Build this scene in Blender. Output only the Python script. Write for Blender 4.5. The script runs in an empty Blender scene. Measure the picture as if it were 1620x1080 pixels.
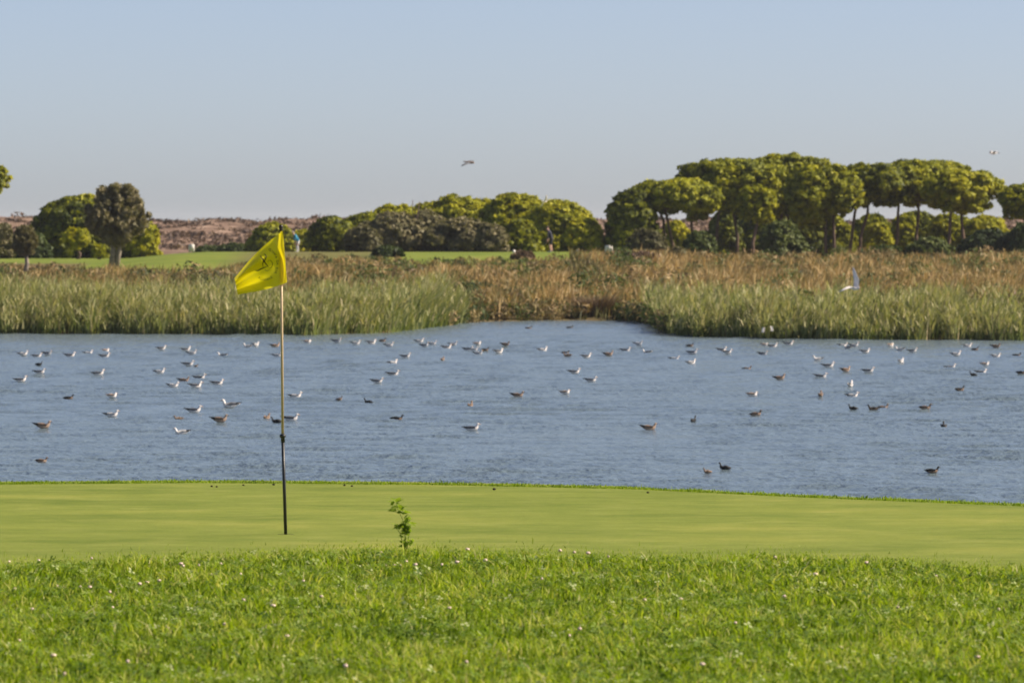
import bpy, math, random
import numpy as np
from mathutils import Vector, Matrix

rng = np.random.default_rng(7)
random.seed(7)
S = bpy.context.scene
C = S.collection

# ------------------------------------------------------------------ camera
CAM_Z = 5.2
F = 9000.0                                   # focal length in photo pixels (photo is 1620 wide)
PITCH = math.atan(190.0 / F)
cam = bpy.data.objects.new('camera', bpy.data.cameras.new('camera'))
C.objects.link(cam)
cam.location = (0, 0, CAM_Z)
cam.rotation_euler = (math.pi / 2 - PITCH, 0, 0)
cam.data.lens = 200.0
cam.data.sensor_width = 36.0
cam.data.clip_start = 0.5
cam.data.clip_end = 20000
cam.data.dof.use_dof = True
cam.data.dof.focus_distance = 54.0
cam.data.dof.aperture_fstop = 8.2
S.camera = cam

# ------------------------------------------------------------------ light
SUN_AZ = math.radians(88)                   # clockwise from the view direction (+Y)
SUN_EL = math.radians(38)
w = bpy.data.worlds.new('World'); S.world = w; w.use_nodes = True
nt = w.node_tree
sky = nt.nodes.new('ShaderNodeTexSky')
sky.sky_type = 'NISHITA'; sky.sun_disc = False
sky.sun_elevation = SUN_EL; sky.sun_rotation = SUN_AZ
sky.altitude = 0; sky.air_density = 0.44; sky.dust_density = 0.66; sky.ozone_density = 0.0
wb = nt.nodes.new('ShaderNodeMix'); wb.data_type = 'RGBA'; wb.blend_type = 'MULTIPLY'; wb.inputs[0].default_value = 1
wb.inputs[7].default_value = (1.01, .957, .99, 1)          # camera white balance, the same over the whole sky
nt.links.new(sky.outputs[0], wb.inputs[6]); nt.links.new(wb.outputs[2], nt.nodes['Background'].inputs[0])
nt.nodes['Background'].inputs[1].default_value = 0.075
sd = Vector((math.cos(SUN_EL) * math.sin(SUN_AZ), math.cos(SUN_EL) * math.cos(SUN_AZ), math.sin(SUN_EL)))
sl = bpy.data.lights.new('sun', 'SUN'); sl.energy = 5.0; sl.angle = math.radians(0.6); sl.color = (1.0, 0.88, 0.72)
so = bpy.data.objects.new('sun', sl); C.objects.link(so)
so.rotation_euler = sd.to_track_quat('Z', 'Y').to_euler(); so.location = (60, -10, 60)

vs = S.view_settings
S.display_settings.display_device = 'sRGB'
vs.view_transform = 'Standard'; vs.look = 'None'; vs.gamma = 1; vs.use_curve_mapping = False
vs.exposure = 0.85
S.render.engine = 'CYCLES'
S.cycles.use_denoising = True
S.cycles.max_bounces = 6; S.cycles.diffuse_bounces = 3; S.cycles.glossy_bounces = 3
S.cycles.transmission_bounces = 3; S.cycles.transparent_max_bounces = 6
S.cycles.caustics_reflective = False; S.cycles.caustics_refractive = False

# ------------------------------------------------------------------ helpers
FWD = np.array([0, math.cos(PITCH), -math.sin(PITCH)])
UP = np.array([0, math.sin(PITCH), math.cos(PITCH)])
def ray(px, py):
    return np.array([(px - 810) / F, 0, 0]) + UP * ((540 - py) / F) + FWD
def at(px, py, Y):
    d = ray(px, py); return np.array([0, 0, CAM_Z]) + d * (Y / d[1])
def on_plane(px, py, z):
    d = ray(px, py); return np.array([0, 0, CAM_Z]) + d * ((z - CAM_Z) / d[2])

_ph = np.random.default_rng(3).uniform(0, 6.28, (40, 2)); _an = np.random.default_rng(4).uniform(0, 6.28, 40)
def wob(x, y, wl, k0=0, n=5):
    """smooth noise in about -1..1 with wavelength wl"""
    r = 0
    for k in range(n):
        a = _an[(k0 + k) % 40]; f = 6.283 / (wl * (0.6 + 0.25 * k))
        r = r + np.sin((x * math.cos(a) + y * math.sin(a)) * f + _ph[(k0 + k) % 40, 0] + 1.3 * np.sin((x * math.sin(a) - y * math.cos(a)) * f * .7 + _ph[(k0 + k) % 40, 1]))
    return r / n * 1.4

def mesh_obj(name, verts, faces, mats, parent=None, attr=None, matidx=None, smooth=False, loc=None):
    """faces: list of arrays (m,k) or list of lists"""
    me = bpy.data.meshes.new(name)
    verts = np.asarray(verts, dtype=np.float32)
    if isinstance(faces, (list, tuple)) and len(faces) and isinstance(faces[0], np.ndarray) and faces[0].ndim == 2:
        loops = np.concatenate([f.ravel() for f in faces]).astype(np.int32)
        tot = np.concatenate([np.full(len(f), f.shape[1]) for f in faces]).astype(np.int32)
    else:
        loops = np.array([i for f in faces for i in f], dtype=np.int32)
        tot = np.array([len(f) for f in faces], dtype=np.int32)
    start = np.concatenate([[0], np.cumsum(tot)[:-1]]).astype(np.int32)
    me.vertices.add(len(verts)); me.vertices.foreach_set('co', verts.ravel())
    me.loops.add(len(loops)); me.loops.foreach_set('vertex_index', loops)
    me.polygons.add(len(tot)); me.polygons.foreach_set('loop_start', start); me.polygons.foreach_set('loop_total', tot)
    if matidx is not None: me.polygons.foreach_set('material_index', np.asarray(matidx, dtype=np.int32))
    if smooth: me.polygons.foreach_set('use_smooth', np.ones(len(tot), dtype=bool))
    me.update(calc_edges=True)
    if attr:
        for k, v in attr.items():
            a = me.attributes.new(k, 'FLOAT', 'POINT'); a.data.foreach_set('value', np.asarray(v, dtype=np.float32))
    for m in (mats if isinstance(mats, (list, tuple)) else [mats]): me.materials.append(m)
    o = bpy.data.objects.new(name, me); C.objects.link(o)
    if parent: o.parent = parent
    if loc is not None: o.location = loc
    return o
def tag(o, label, cat, group=None):
    o['label'] = label; o['category'] = cat
    if group: o['group'] = group
    return o
def thing(name, label, cat, loc, rz=0, group=None):
    o = bpy.data.objects.new(name, None); C.objects.link(o); o.location = loc; o.rotation_euler = (0, 0, rz)
    o.empty_display_size = .2
    return tag(o, label, cat, group)

# ---- node materials
def nodemat(name):
    m = bpy.data.materials.new(name); m.use_nodes = True
    return m, m.node_tree, m.node_tree.nodes['Principled BSDF']
def ramp(nt, cols):
    r = nt.nodes.new('ShaderNodeValToRGB'); e = r.color_ramp.elements
    e[0].position = cols[0][0]; e[0].color = (*cols[0][1], 1); e[1].position = cols[-1][0]; e[1].color = (*cols[-1][1], 1)
    for p, c in cols[1:-1]:
        x = e.new(p); x.color = (*c, 1)
    return r
def foliage_mat(name, cols, trans=0.35, rough=.6, spec=.25, tcol=(1.1, 1.15, .5)):
    m, t, b = nodemat(name)
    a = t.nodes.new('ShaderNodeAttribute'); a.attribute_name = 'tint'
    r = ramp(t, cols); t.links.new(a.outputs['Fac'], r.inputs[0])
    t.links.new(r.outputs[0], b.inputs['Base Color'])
    b.inputs['Roughness'].default_value = rough; b.inputs['Specular IOR Level'].default_value = spec
    if trans:
        tr = t.nodes.new('ShaderNodeBsdfTranslucent'); mx = t.nodes.new('ShaderNodeMixShader'); mx.inputs[0].default_value = trans
        mul = t.nodes.new('ShaderNodeMix'); mul.data_type = 'RGBA'; mul.blend_type = 'MULTIPLY'; mul.inputs[0].default_value = 1
        t.links.new(r.outputs[0], mul.inputs[6]); mul.inputs[7].default_value = (*tcol, 1)
        t.links.new(mul.outputs[2], tr.inputs[0])
        t.links.new(b.outputs[0], mx.inputs[1]); t.links.new(tr.outputs[0], mx.inputs[2])
        t.links.new(mx.outputs[0], t.nodes['Material Output'].inputs[0])
    return m
def noise(t, scale, detail=4, rough=.55, vec=None, obj=True, stretch=None):
    n = t.nodes.new('ShaderNodeTexNoise'); n.inputs['Scale'].default_value = scale; n.inputs['Detail'].default_value = detail; n.inputs['Roughness'].default_value = rough
    tc = t.nodes.new('ShaderNodeTexCoord'); src = tc.outputs['Object']
    if stretch:
        mp = t.nodes.new('ShaderNodeMapping'); mp.inputs['Scale'].default_value = stretch; t.links.new(src, mp.inputs[0]); src = mp.outputs[0]
    t.links.new(src, n.inputs['Vector']); return n
def plain(name, col, rough=.6, var=.25, scale=20, metal=0, spec=.4, bump=0):
    m, t, b = nodemat(name)
    n = noise(t, scale)
    r = ramp(t, [(.3, tuple(c * (1 - var) for c in col)), (.7, tuple(min(1, c * (1 + var)) for c in col))])
    t.links.new(n.outputs[0], r.inputs[0]); t.links.new(r.outputs[0], b.inputs['Base Color'])
    b.inputs['Roughness'].default_value = rough; b.inputs['Metallic'].default_value = metal; b.inputs['Specular IOR Level'].default_value = spec
    if bump:
        bp = t.nodes.new('ShaderNodeBump'); bp.inputs['Strength'].default_value = bump; bp.inputs['Distance'].default_value = .02
        t.links.new(n.outputs[0], bp.inputs['Height']); t.links.new(bp.outputs[0], b.inputs['Normal'])
    return m

M = {}
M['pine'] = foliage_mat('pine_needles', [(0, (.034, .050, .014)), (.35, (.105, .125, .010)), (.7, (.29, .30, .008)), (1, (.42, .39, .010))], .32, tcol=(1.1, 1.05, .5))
M['bush'] = foliage_mat('bush_leaves', [(0, (.028, .045, .014)), (.5, (.085, .115, .028)), (1, (.17, .19, .05))], .25)
M['grey'] = foliage_mat('grey_leaves', [(0, (.075, .072, .032)), (.5, (.150, .138, .065)), (1, (.26, .22, .12))], .25)
M['dry'] = foliage_mat('dry_twigs', [(0, (.07, .045, .035)), (.5, (.15, .095, .065)), (1, (.26, .18, .11))], .15)
M['drymix'] = foliage_mat('dry_scrub_leaves', [(0, (.15, .10, .06)), (.35, (.22, .18, .075)), (.65, (.36, .24, .11)), (1, (.50, .37, .20))], .3, tcol=(1, 1, .7))
M['reed'] = foliage_mat('reed_leaves', [(0, (.072, .100, .028)), (.35, (.155, .190, .055)), (.6, (.25, .27, .095)), (.85, (.40, .365, .18)), (1, (.44, .36, .21))], .35)
M['marsh'] = foliage_mat('marsh_grass', [(0, (.055, .060, .022)), (.25, (.15, .145, .052)), (.5, (.28, .215, .085)), (.75, (.43, .29, .12)), (1, (.58, .44, .24))], .3, tcol=(1.1, 1, .6))
M['rough'] = foliage_mat('rough_grass', [(0, (.060, .115, .008)), (.4, (.185, .270, .009)), (.75, (.310, .390, .018)), (.93, (.44, .45, .09)), (1, (.54, .49, .27))], .48)
M['clover'] = foliage_mat('clover_leaf', [(0, (.045, .095, .012)), (.55, (.14, .22, .022)), (.85, (.26, .34, .07)), (1, (.50, .54, .28))], .35)
M['flower'] = plain('clover_blossom', (.60, .46, .40), .8, .35, 90)
M['bark'] = plain('pine_bark', (.13, .085, .06), .9, .45, 5, bump=.6)
M['greybark'] = plain('grey_bark', (.24, .20, .16), .9, .4, 6, bump=.6)

# ------------------------------------------------------------------ ground shape
_shore = np.array([(-3000, 262), (-40, 262), (-23.8, 264), (-9, 260), (-5.6, 266), (-2.6, 287), (-1.6, 294), (3, 298), (6.2, 296), (6.9, 288), (7.1, 264), (8.3, 256), (13.6, 250), (22.5, 249), (60, 250), (3000, 255)])
def shore(x): return np.interp(x, _shore[:, 0], _shore[:, 1]) + .5 * wob(x, x * 0, 5, 3) + .25 * wob(x, x * 0, 1.3, 9)
_edge = np.array([(-60, 43), (-8, 46.2), (-4.2, 46.5), (-2.6, 46.8), (-.57, 46.4), (.96, 45.7), (2.3, 44.3), (3.9, 42.9), (8, 40), (60, 30)])
def green_edge(x): return np.interp(x, _edge[:, 0], _edge[:, 1])
_redge = np.array([(-60, 34), (-6, 35.0), (-3.2, 35.4), (-1.9, 36.2), (-.8, 36.7), (.35, 36.3), (1.9, 35.9), (3.2, 34.6), (6, 33.5), (60, 30)])
def rough_edge(x): return np.interp(x, _redge[:, 0], _redge[:, 1]) + .16 * wob(x, x * 0, 1.6, 5) + .10 * wob(x, x * 0, .4, 15)
def sstep(a, b, t):
    t = np.clip((t - a) / (b - a), 0, 1); return t * t * (3 - 2 * t)
GREEN_Z = 3.043
def H(x, y):
    x = np.asarray(x, float); y = np.asarray(y, float)
    near = 3.5 - (3.5 - GREEN_Z) * sstep(14, 25, y)
    near = near + (.022 * wob(x, y, 1.3, 10) + .012 * wob(x, y, .5, 20)) * sstep(20, 24, y) * (1 - sstep(-1.2, -.2, y - rough_edge(x)))
    e = green_edge(x) + .45
    near = near - (near + 1.4) * sstep(0, 16, y - e)
    s = shore(x)
    dd = y - s
    right = sstep(4, 14, x)
    left = sstep(-8, -14, x)
    crest = 3.0 - .55 * right - .5 * sstep(-22, -29, x)
    far = np.interp(dd, [-6, 0, 3, 30], [-1.4, .02, .25, .5])
    up = np.interp(y, [300, 340, 380, 396, 402, 420, 455, 620, 1e5], [0, .25, .72, .965, 1, .98, .84, .45, .3])
    far = far + (crest - .5) * up * sstep(0, 20, dd) + .06 * wob(x, y, 14, 2) * sstep(5, 20, dd) * (1 - sstep(385, 392, y)) * np.ones_like(x)
    return np.where(y < 150, near, far)

# ------------------------------------------------------------------ setting
xs = np.concatenate([[-6000, -2500, -1200, -700, -450, -300, -200, -140, -100, -80, -65, -55], np.arange(-48, 48.1, .8), [55, 65, 80, 100, 140, 200, 300, 450, 700, 1200, 2500, 6000]])
ys = np.concatenate([[-400, -150, -60, -20, 0, 6, 10], np.arange(14, 48, .5), np.arange(48, 66, 1), [70, 80, 100, 140, 149, 151, 180, 220, 235, 240], np.arange(243, 302, .8), np.arange(303, 410, 2), np.arange(410, 470, 5), [480, 500, 530, 560, 600, 650, 700, 800, 1000, 1400, 2000, 3200, 5000, 8000]])
def grid(xs, ys, zf, off=0):
    X, Y = np.meshgrid(xs, ys); Z = zf(X, Y) + off
    v = np.stack([X, Y, Z], -1).reshape(-1, 3); nx = len(xs)
    i = (np.arange(len(ys) - 1)[:, None] * nx + np.arange(nx - 1)[None]).ravel()
    return v, np.stack([i, i + 1, i + nx + 1, i + nx], 1)
def lawn_mask(x, y):
    lim = np.interp(x, [-60, -29.5, -28, -18.5, -16.5, -9, -7, 1, 3, 6, 40], [395, 390, 356, 352, 386, 386, 372, 374, 386, 396, 420])
    return sstep(0, 2.5, y - lim) * (1 - sstep(12, 16, x)) * (1 - sstep(470, 500, y))
v, f = grid(xs, ys, H)
m, t, b = nodemat('ground_soil')
a = t.nodes.new('ShaderNodeAttribute'); a.attribute_name = 'lawn'
n1 = noise(t, .35, 6); n2 = noise(t, .25, 5)
r1 = ramp(t, [(.3, (.075, .065, .03)), (.55, (.14, .105, .05)), (.75, (.10, .11, .035))]); t.links.new(n1.outputs[0], r1.inputs[0])
r2 = ramp(t, [(.3, (.11, .155, .022)), (.6, (.17, .20, .032)), (.8, (.23, .21, .06))]); t.links.new(n2.outputs[0], r2.inputs[0])
mx = t.nodes.new('ShaderNodeMix'); mx.data_type = 'RGBA'
t.links.new(a.outputs['Fac'], mx.inputs[0]); t.links.new(r1.outputs[0], mx.inputs[6]); t.links.new(r2.outputs[0], mx.inputs[7])
t.links.new(mx.outputs[2], b.inputs['Base Color']); b.inputs['Roughness'].default_value = .95; b.inputs['Specular IOR Level'].default_value = .1
lawn = np.where(v[:, 1] > 150, lawn_mask(v[:, 0], v[:, 1]) * np.interp(v[:, 0], [-20, -17.5, -9.5, -7.5], [1, .25, .4, 1]), 1.0)
g = mesh_obj('ground', v, [f], m, attr={'lawn': lawn}, smooth=True); g['kind'] = 'structure'

# water
m, t, b = nodemat('lake_water')
b.inputs['Base Color'].default_value = (.115, .155, .18, 1); b.inputs['Roughness'].default_value = .15; b.inputs['IOR'].default_value = 1.33
na = noise(t, 3.0, 3, .6); nb = noise(t, .12, 2, .5, stretch=(1, 1.0, 1))
nc = noise(t, .045, 2, .5, stretch=(.5, 1.2, 1))
b1 = t.nodes.new('ShaderNodeBump'); b1.inputs['Distance'].default_value = .22
rr = ramp(t, [(.35, (.55,) * 3), (.65, (1,) * 3)]); t.links.new(nc.outputs[0], rr.inputs[0]); t.links.new(rr.outputs[0], b1.inputs['Strength'])
t.links.new(na.outputs[0], b1.inputs['Height'])
b2 = t.nodes.new('ShaderNodeBump'); b2.inputs['Distance'].default_value = .3; b2.inputs['Strength'].default_value = .2
t.links.new(nb.outputs[0], b2.inputs['Height']); t.links.new(b1.outputs[0], b2.inputs['Normal']); t.links.new(b2.outputs[0], b.inputs['Normal'])
wx_ = np.concatenate([[-3000, -800, -300, -120, -70, -45, -36], np.arange(-32, 32.01, .34), [36, 45, 70, 120, 300, 800, 3000]])
wy_ = np.concatenate([[48, 60, 75, 88], np.arange(94, 180, .26), np.arange(180, 303, .45)])
rw = np.random.default_rng(21); WV = []
for k in range(22):
    L = .7 * 1.13 ** k if k < 14 else rw.uniform(.9, 2.2)
    th_ = math.radians(78 + rw.normal() * 32); WV.append((6.283 / L * math.cos(th_), 6.283 / L * math.sin(th_), rw.uniform(0, 6.28), L * .0038))
def waves(x, y):
    g = 1 + .45 * wob(x, y * .35, 16, 6) + .25 * wob(x, y * .5, 6, 16)
    z = 0
    for kx, ky, ph, am in WV: z = z + am * np.sin(kx * x + ky * y + ph + .5 * wob(x, y, 7, 2, 3))
    return z * np.clip(g, .25, 2) * (1 - sstep(28, 32, np.abs(x))) * sstep(88, 96, y)
v, f = grid(wx_, wy_, waves)
o = mesh_obj('lake_water', v, [f], m, smooth=True); o['kind'] = 'structure'

# putting green sheet
gx = np.linspace(-14, 14, 141); rows = np.linspace(0, 1, 40)
gv = []
for r_ in rows:
    y0 = rough_edge(gx) - .8; y1 = green_edge(gx)
    yy = y0 + (y1 - y0) * r_
    gv.append(np.stack([gx, yy, H(gx, yy) + .006], 1))
gv = np.concatenate(gv); nx = len(gx)
i = (np.arange(len(rows) - 1)[:, None] * nx + np.arange(nx - 1)[None]).ravel()
m, t, b = nodemat('mown_turf')
n1 = noise(t, 2.6, 9, .75, stretch=(.7, 1, 1)); n2 = noise(t, 160, 3, .7); n3 = noise(t, .5, 3, .5)
r1 = ramp(t, [(.3, (.135, .180, .028)), (.5, (.178, .216, .036)), (.7, (.240, .262, .062))]); t.links.new(n1.outputs[0], r1.inputs[0])
r2 = ramp(t, [(.3, (.45, .45, .45)), (.7, (1.4, 1.4, 1.3))]); t.links.new(n2.outputs[0], r2.inputs[0])
mu = t.nodes.new('ShaderNodeMix'); mu.data_type = 'RGBA'; mu.blend_type = 'MULTIPLY'; mu.inputs[0].default_value = 1
t.links.new(r1.outputs[0], mu.inputs[6]); t.links.new(r2.outputs[0], mu.inputs[7]); n4 = noise(t, .9, 5, .6, stretch=(.5, 1.2, 1)); r4 = ramp(t, [(.35, (.80, .84, .74)), (.5, (1, 1, 1)), (.66, (1.22, 1.12, 1.2))]); t.links.new(n4.outputs[0], r4.inputs[0])
mu2 = t.nodes.new('ShaderNodeMix'); mu2.data_type = 'RGBA'; mu2.blend_type = 'MULTIPLY'; mu2.inputs[0].default_value = 1
t.links.new(mu.outputs[2], mu2.inputs[6]); t.links.new(r4.outputs[0], mu2.inputs[7]); t.links.new(mu2.outputs[2], b.inputs['Base Color'])
bp = t.nodes.new('ShaderNodeBump'); bp.inputs['Strength'].default_value = .5; bp.inputs['Distance'].default_value = .01
t.links.new(n2.outputs[0], bp.inputs['Height']); t.links.new(bp.outputs[0], b.inputs['Normal'])
b.inputs['Roughness'].default_value = .9; b.inputs['Specular IOR Level'].default_value = .15
o = mesh_obj('putting_green', gv, [np.stack([i, i + 1, i + nx + 1, i + nx], 1)], m, smooth=True); o['kind'] = 'structure'

# dunes
dx = np.concatenate([[-900, -500, -300, -200], np.arange(-140, 141, 1.5), [200, 300, 500, 900]]); dy = np.concatenate([np.arange(620, 880, 3.0), [900, 950, 1050]])
def dune(x, y):
    base = np.interp(y, [620, 660, 740, 820, 880, 1050], [.9, 1.8, 3.3, 5.0, 4.2, -.5])
    n = .55 * wob(x, y, 40, 1) + .35 * wob(x, y, 13, 7) + .22 * wob(x, y, 5, 14) + .12 * wob(x, y, 2.6, 22)
    return base + n * np.interp(y, [620, 680, 950, 1050], [.1, .8, .8, .1]) + .25
v, f = grid(dx, dy, dune)
m, t, b = nodemat('dune_sand')
n1 = noise(t, .30, 6, .65, stretch=(.55, 1, 1)); n2 = noise(t, .05, 3)
r1 = ramp(t, [(.36, (.095, .062, .044)), (.50, (.19, .125, .088)), (.60, (.28, .19, .14)), (.74, (.45, .34, .26))]); t.links.new(n1.outputs[0], r1.inputs[0])
t.links.new(r1.outputs[0], b.inputs['Base Color']); b.inputs['Roughness'].default_value = .95; b.inputs['Specular IOR Level'].default_value = .1
o = mesh_obj('dunes', v, [f], m, smooth=True); o['kind'] = 'structure'

# ------------------------------------------------------------------ plant matter builders
def blades(base, h, wd, lean, tint, az=None, lean_az=None, r=rng):
    """grass blades: 5 vertices, one quad + one triangle each"""
    n = len(base)
    if az is None: az = r.uniform(0, math.pi, n)
    if lean_az is None: lean_az = r.uniform(0, 2 * math.pi, n)
    s = np.stack([np.cos(az), np.sin(az), np.zeros(n)], 1) * (wd / 2)[:, None]
    L = np.stack([np.cos(lean_az), np.sin(lean_az), np.zeros(n)], 1) * (lean * h)[:, None]
    up = np.stack([np.zeros(n), np.zeros(n), h], 1)
    mid = base + up * .58 + L * .3
    tip = base + up + L
    v = np.stack([base - s, base + s, mid + s * .9, mid - s * .9, tip], 1).reshape(-1, 3)
    k = np.arange(n)[:, None] * 5
    return v, k + np.array([0, 1, 2, 3]), k + np.array([3, 2, 4]), np.repeat(tint, 5)
def stuff_blades(name, label, parts, mat, parent=None):
    vs_, q, t3, tn, off = [], [], [], [], 0
    for v, a_, b_, c_ in parts:
        vs_.append(v); q.append(a_ + off); t3.append(b_ + off); tn.append(c_); off += len(v)
    o = mesh_obj(name, np.concatenate(vs_), [np.concatenate(q), np.concatenate(t3)], mat, parent, attr={'tint': np.concatenate(tn)})
    o['kind'] = 'stuff'
    if label: o['label'] = label[0]; o['category'] = label[1]
    return o
def leafcloud(clumps, size, r, asp=1.6, tjit=.25, shell=.45, gc=None, mix=.6):
    """clumps: (cx,cy,cz, rx,ry,rz, n, tint). quads facing roughly outwards from each clump"""
    V, T = [], []
    for cx, cy, cz, rx, ry, rz, n, tn in clumps:
        d = r.normal(size=(n, 3)); d /= np.linalg.norm(d, axis=1)[:, None]
        rad = r.uniform(shell, 1.04, n) ** .7
        p = np.array([cx, cy, cz]) + d * rad[:, None] * np.array([rx, ry, rz])
        nn = d / np.array([rx, ry, rz]) * min(rx, ry, rz) + r.normal(size=(n, 3)) * .55
        if gc is not None:
            g_ = (p - np.array(gc[:3])) / np.array(gc[3:]); g_ /= np.linalg.norm(g_, axis=1)[:, None] + 1e-6; nn = nn * (1 - mix) + g_ * mix
        nn /= np.linalg.norm(nn, axis=1)[:, None]
        q = r.normal(size=(n, 3)); a_ = np.cross(nn, q); a_ /= np.linalg.norm(a_, axis=1)[:, None]; b_ = np.cross(nn, a_)
        s = size * 1.42 * r.uniform(.6, 1.35, n)[:, None]
        a_ = a_ * s * .5 * asp; b_ = b_ * s * .5
        V.append(np.stack([p - a_ - b_ * .9, p + a_ * 1.1, p - a_ * .3 + b_ * 1.2], 1).reshape(-1, 3))
        T.append(np.repeat(np.clip(tn + r.normal(size=n) * tjit * .5, 0, 1), 3))
    V = np.concatenate(V); T = np.concatenate(T)
    return V, np.arange(len(V)).reshape(-1, 3), T
def tube(path, radii, n=7):
    path = np.asarray(path, float); V, Fs = [], []
    for k in range(len(path)):
        tn = path[min(k + 1, len(path) - 1)] - path[max(k - 1, 0)]; tn = tn / (np.linalg.norm(tn) + 1e-9)
        u = np.cross(tn, [0, 1, 0] if abs(tn[1]) < .9 else [1, 0, 0]); u /= np.linalg.norm(u); w_ = np.cross(tn, u)
        for j in range(n):
            a_ = 2 * math.pi * j / n; V.append(path[k] + radii[k] * (math.cos(a_) * u + math.sin(a_) * w_))
    for k in range(len(path) - 1):
        for j in range(n): Fs.append([k * n + j, k * n + (j + 1) % n, (k + 1) * n + (j + 1) % n, (k + 1) * n + j])
    Fs.append(list(range(n))[::-1]); Fs.append([(len(path) - 1) * n + j for j in range(n)])
    return V, Fs
def join(parts):
    V, Fs = [], []
    for v, f in parts:
        o = len(V); V.extend([tuple(p) for p in v]); Fs.extend([[i + o for i in q] for q in f])
    return V, Fs

def lobed(lobes, r, tint, dens, sz, zlo):
    """fine foliage clumps over the upper sides of a handful of broad overlapping lobes"""
    cl = []
    for lx, ly, lz, la, lb, lc in lobes:
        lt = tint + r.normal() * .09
        m_ = min(la, 1.4); n = int(16 + 18 * la * lc)
        for k in range(n):
            zz = zlo + (1 - zlo) * ((k + r.random()) / n) ** .9; th = r.uniform(0, 6.283)
            rr_ = math.sqrt(max(0, 1 - zz * zz)) * r.uniform(.86, 1.04); s = r.uniform(*sz) * m_ * 1.12
            cl.append((lx + la * rr_ * math.cos(th), ly + lb * rr_ * math.sin(th), lz + lc * zz * r.uniform(.88, 1.02), s * 1.2, s * 1.2, s * .65, int(78 * dens * (s / .45) ** 2) + 6, lt + r.normal() * .09))
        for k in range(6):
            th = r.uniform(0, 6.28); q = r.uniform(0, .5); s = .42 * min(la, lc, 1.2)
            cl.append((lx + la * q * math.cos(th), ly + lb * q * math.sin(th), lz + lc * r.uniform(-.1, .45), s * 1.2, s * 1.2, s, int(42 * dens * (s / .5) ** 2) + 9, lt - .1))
    return cl
def crown_umbrella(a, c, zc, r, tint=.62, dens=1.0, flat=.25, b=None, cx=0):
    """pine crown: lobes set over a flattened dome"""
    b = b or a * .8; lobes = []
    K = int(7 + 3.2 * a)
    for k in range(K):
        q = math.sqrt((k + .5) / K) * .72; th = k * 2.399 + r.uniform(-.4, .4); la = a * r.uniform(.27, .41)
        lc = max(.45, c * r.uniform(.40, .58))
        dome = math.sqrt(max(0, 1 - (q / 1.02) ** 2.4))
        lobes.append((cx + (a - la * .6) * q / .72 * math.cos(th), (b - la * .6) * q / .72 * math.sin(th), zc + (c - lc) * dome * r.uniform(.85, 1.05) - flat * c * .5 * (q > .5) * r.uniform(0, 1), la, la, lc))
    for k in range(int(K * .85)):                 # hanging lower lobes, fewer and shaded by the dome
        th = r.uniform(0, 6.28); q = r.uniform(.25, .95); la = a * r.uniform(.20, .33)
        lobes.append((cx + (a - la) * q * math.cos(th), (b - la) * q * math.sin(th), zc - c * r.uniform(-.15, .15 + .5 * flat), la, la, max(.4, c * r.uniform(.26, .40))))
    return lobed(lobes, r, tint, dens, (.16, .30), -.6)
def crown_bush(a, h, r, tint=.5, dens=1.0, b=None, z0=0, cx=0, lumpy=.3):
    b = b or a * .8; lobes = []
    K = int(9 + 4 * a + 1.5 * h)
    for k in range(K):
        zz = ((k + .5) / K) ** .8; th = k * 2.399 + r.uniform(-.5, .5)
        la = min(a, h, 3) * r.uniform(.8, 1.25) * lumpy * 1.25; lc = la * r.uniform(.7, .95)
        prof = math.sqrt(max(0, 1 - zz ** 2.3)); q = r.uniform(.7, 1)
        lobes.append((cx + max(0, a - la * .85) * prof * q * math.cos(th), max(0, b - la * .85) * prof * q * math.sin(th), z0 + max(lc * .25, (h - lc) * zz), la, la, lc))
    lobes.append((cx, 0, z0 + h * .35, a * .55, b * .55, h * .45))
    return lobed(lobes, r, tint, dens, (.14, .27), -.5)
def limbs(start, clumps, r, rad, k=7):
    out = []
    idx = r.choice(len(clumps), min(k, len(clumps)), replace=False)
    for i_ in idx:
        e = np.array(clumps[i_][:3]); s = np.asarray(start, float)
        mid = s * .5 + e * .5 + np.array([0, 0, -.12 * abs(e[2] - s[2])]) + r.normal(size=3) * .08
        out.append(tube([s, mid, e], [rad, rad * .6, rad * .2], 5))
    return out

def pine(px, d, top, wpx, bottom, label, trunks=None, tint=.62, dx=0, dens=1.0, seed=0, depth=None, name='pine_tree', flat=.25):
    """umbrella pine; trunks: list of (px at base, px at crown)"""
    r = np.random.default_rng(seed + 100)
    sc = F / d
    x = (px - 810) / F * d; z0 = float(H(x, d))
    o = thing(name, label, 'tree', (x, d, z0), group='pines on the far shore')
    zt = CAM_Z + (350 - top) / sc - z0; zb = CAM_Z + (350 - bottom) / sc - z0
    a = wpx / 2 / sc
    zc = zb + (zt - zb) * .28; c = zt - zc - .1
    cl = crown_umbrella(a, c, zc, r, tint, dens, flat, depth)
    V, Q, T = leafcloud(cl, .15, r, gc=(0, 0, zc - .3 * c, a, a * .8, 1.2 * c), mix=.4)
    mesh_obj('crown', V, [Q], M['pine'], o, attr={'tint': T})
    parts = []
    for tb, tc_ in (trunks if trunks is not None else [(px, px)]):
        xb = (tb - px) / sc; xt = (tc_ - px) / sc
        yb = r.uniform(-.6, .6)
        p0 = np.array([xb, yb, -.15]); p3 = np.array([xt, yb * .5, zc + c * .1])
        p1 = p0 * .66 + p3 * .34 + np.array([r.normal() * .1, 0, 0]); p2 = p0 * .33 + p3 * .67 + np.array([r.normal() * .12, 0, 0])
        parts.append(tube([p0, p1, p2, p3], [.17, .13, .11, .08], 7))
        parts += limbs(p2 * .5 + p3 * .5, cl, r, .07, 8)
    V, Fs = join(parts)
    mesh_obj('trunk', V, Fs, M['bark'], o, smooth=True)
    return o
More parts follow.
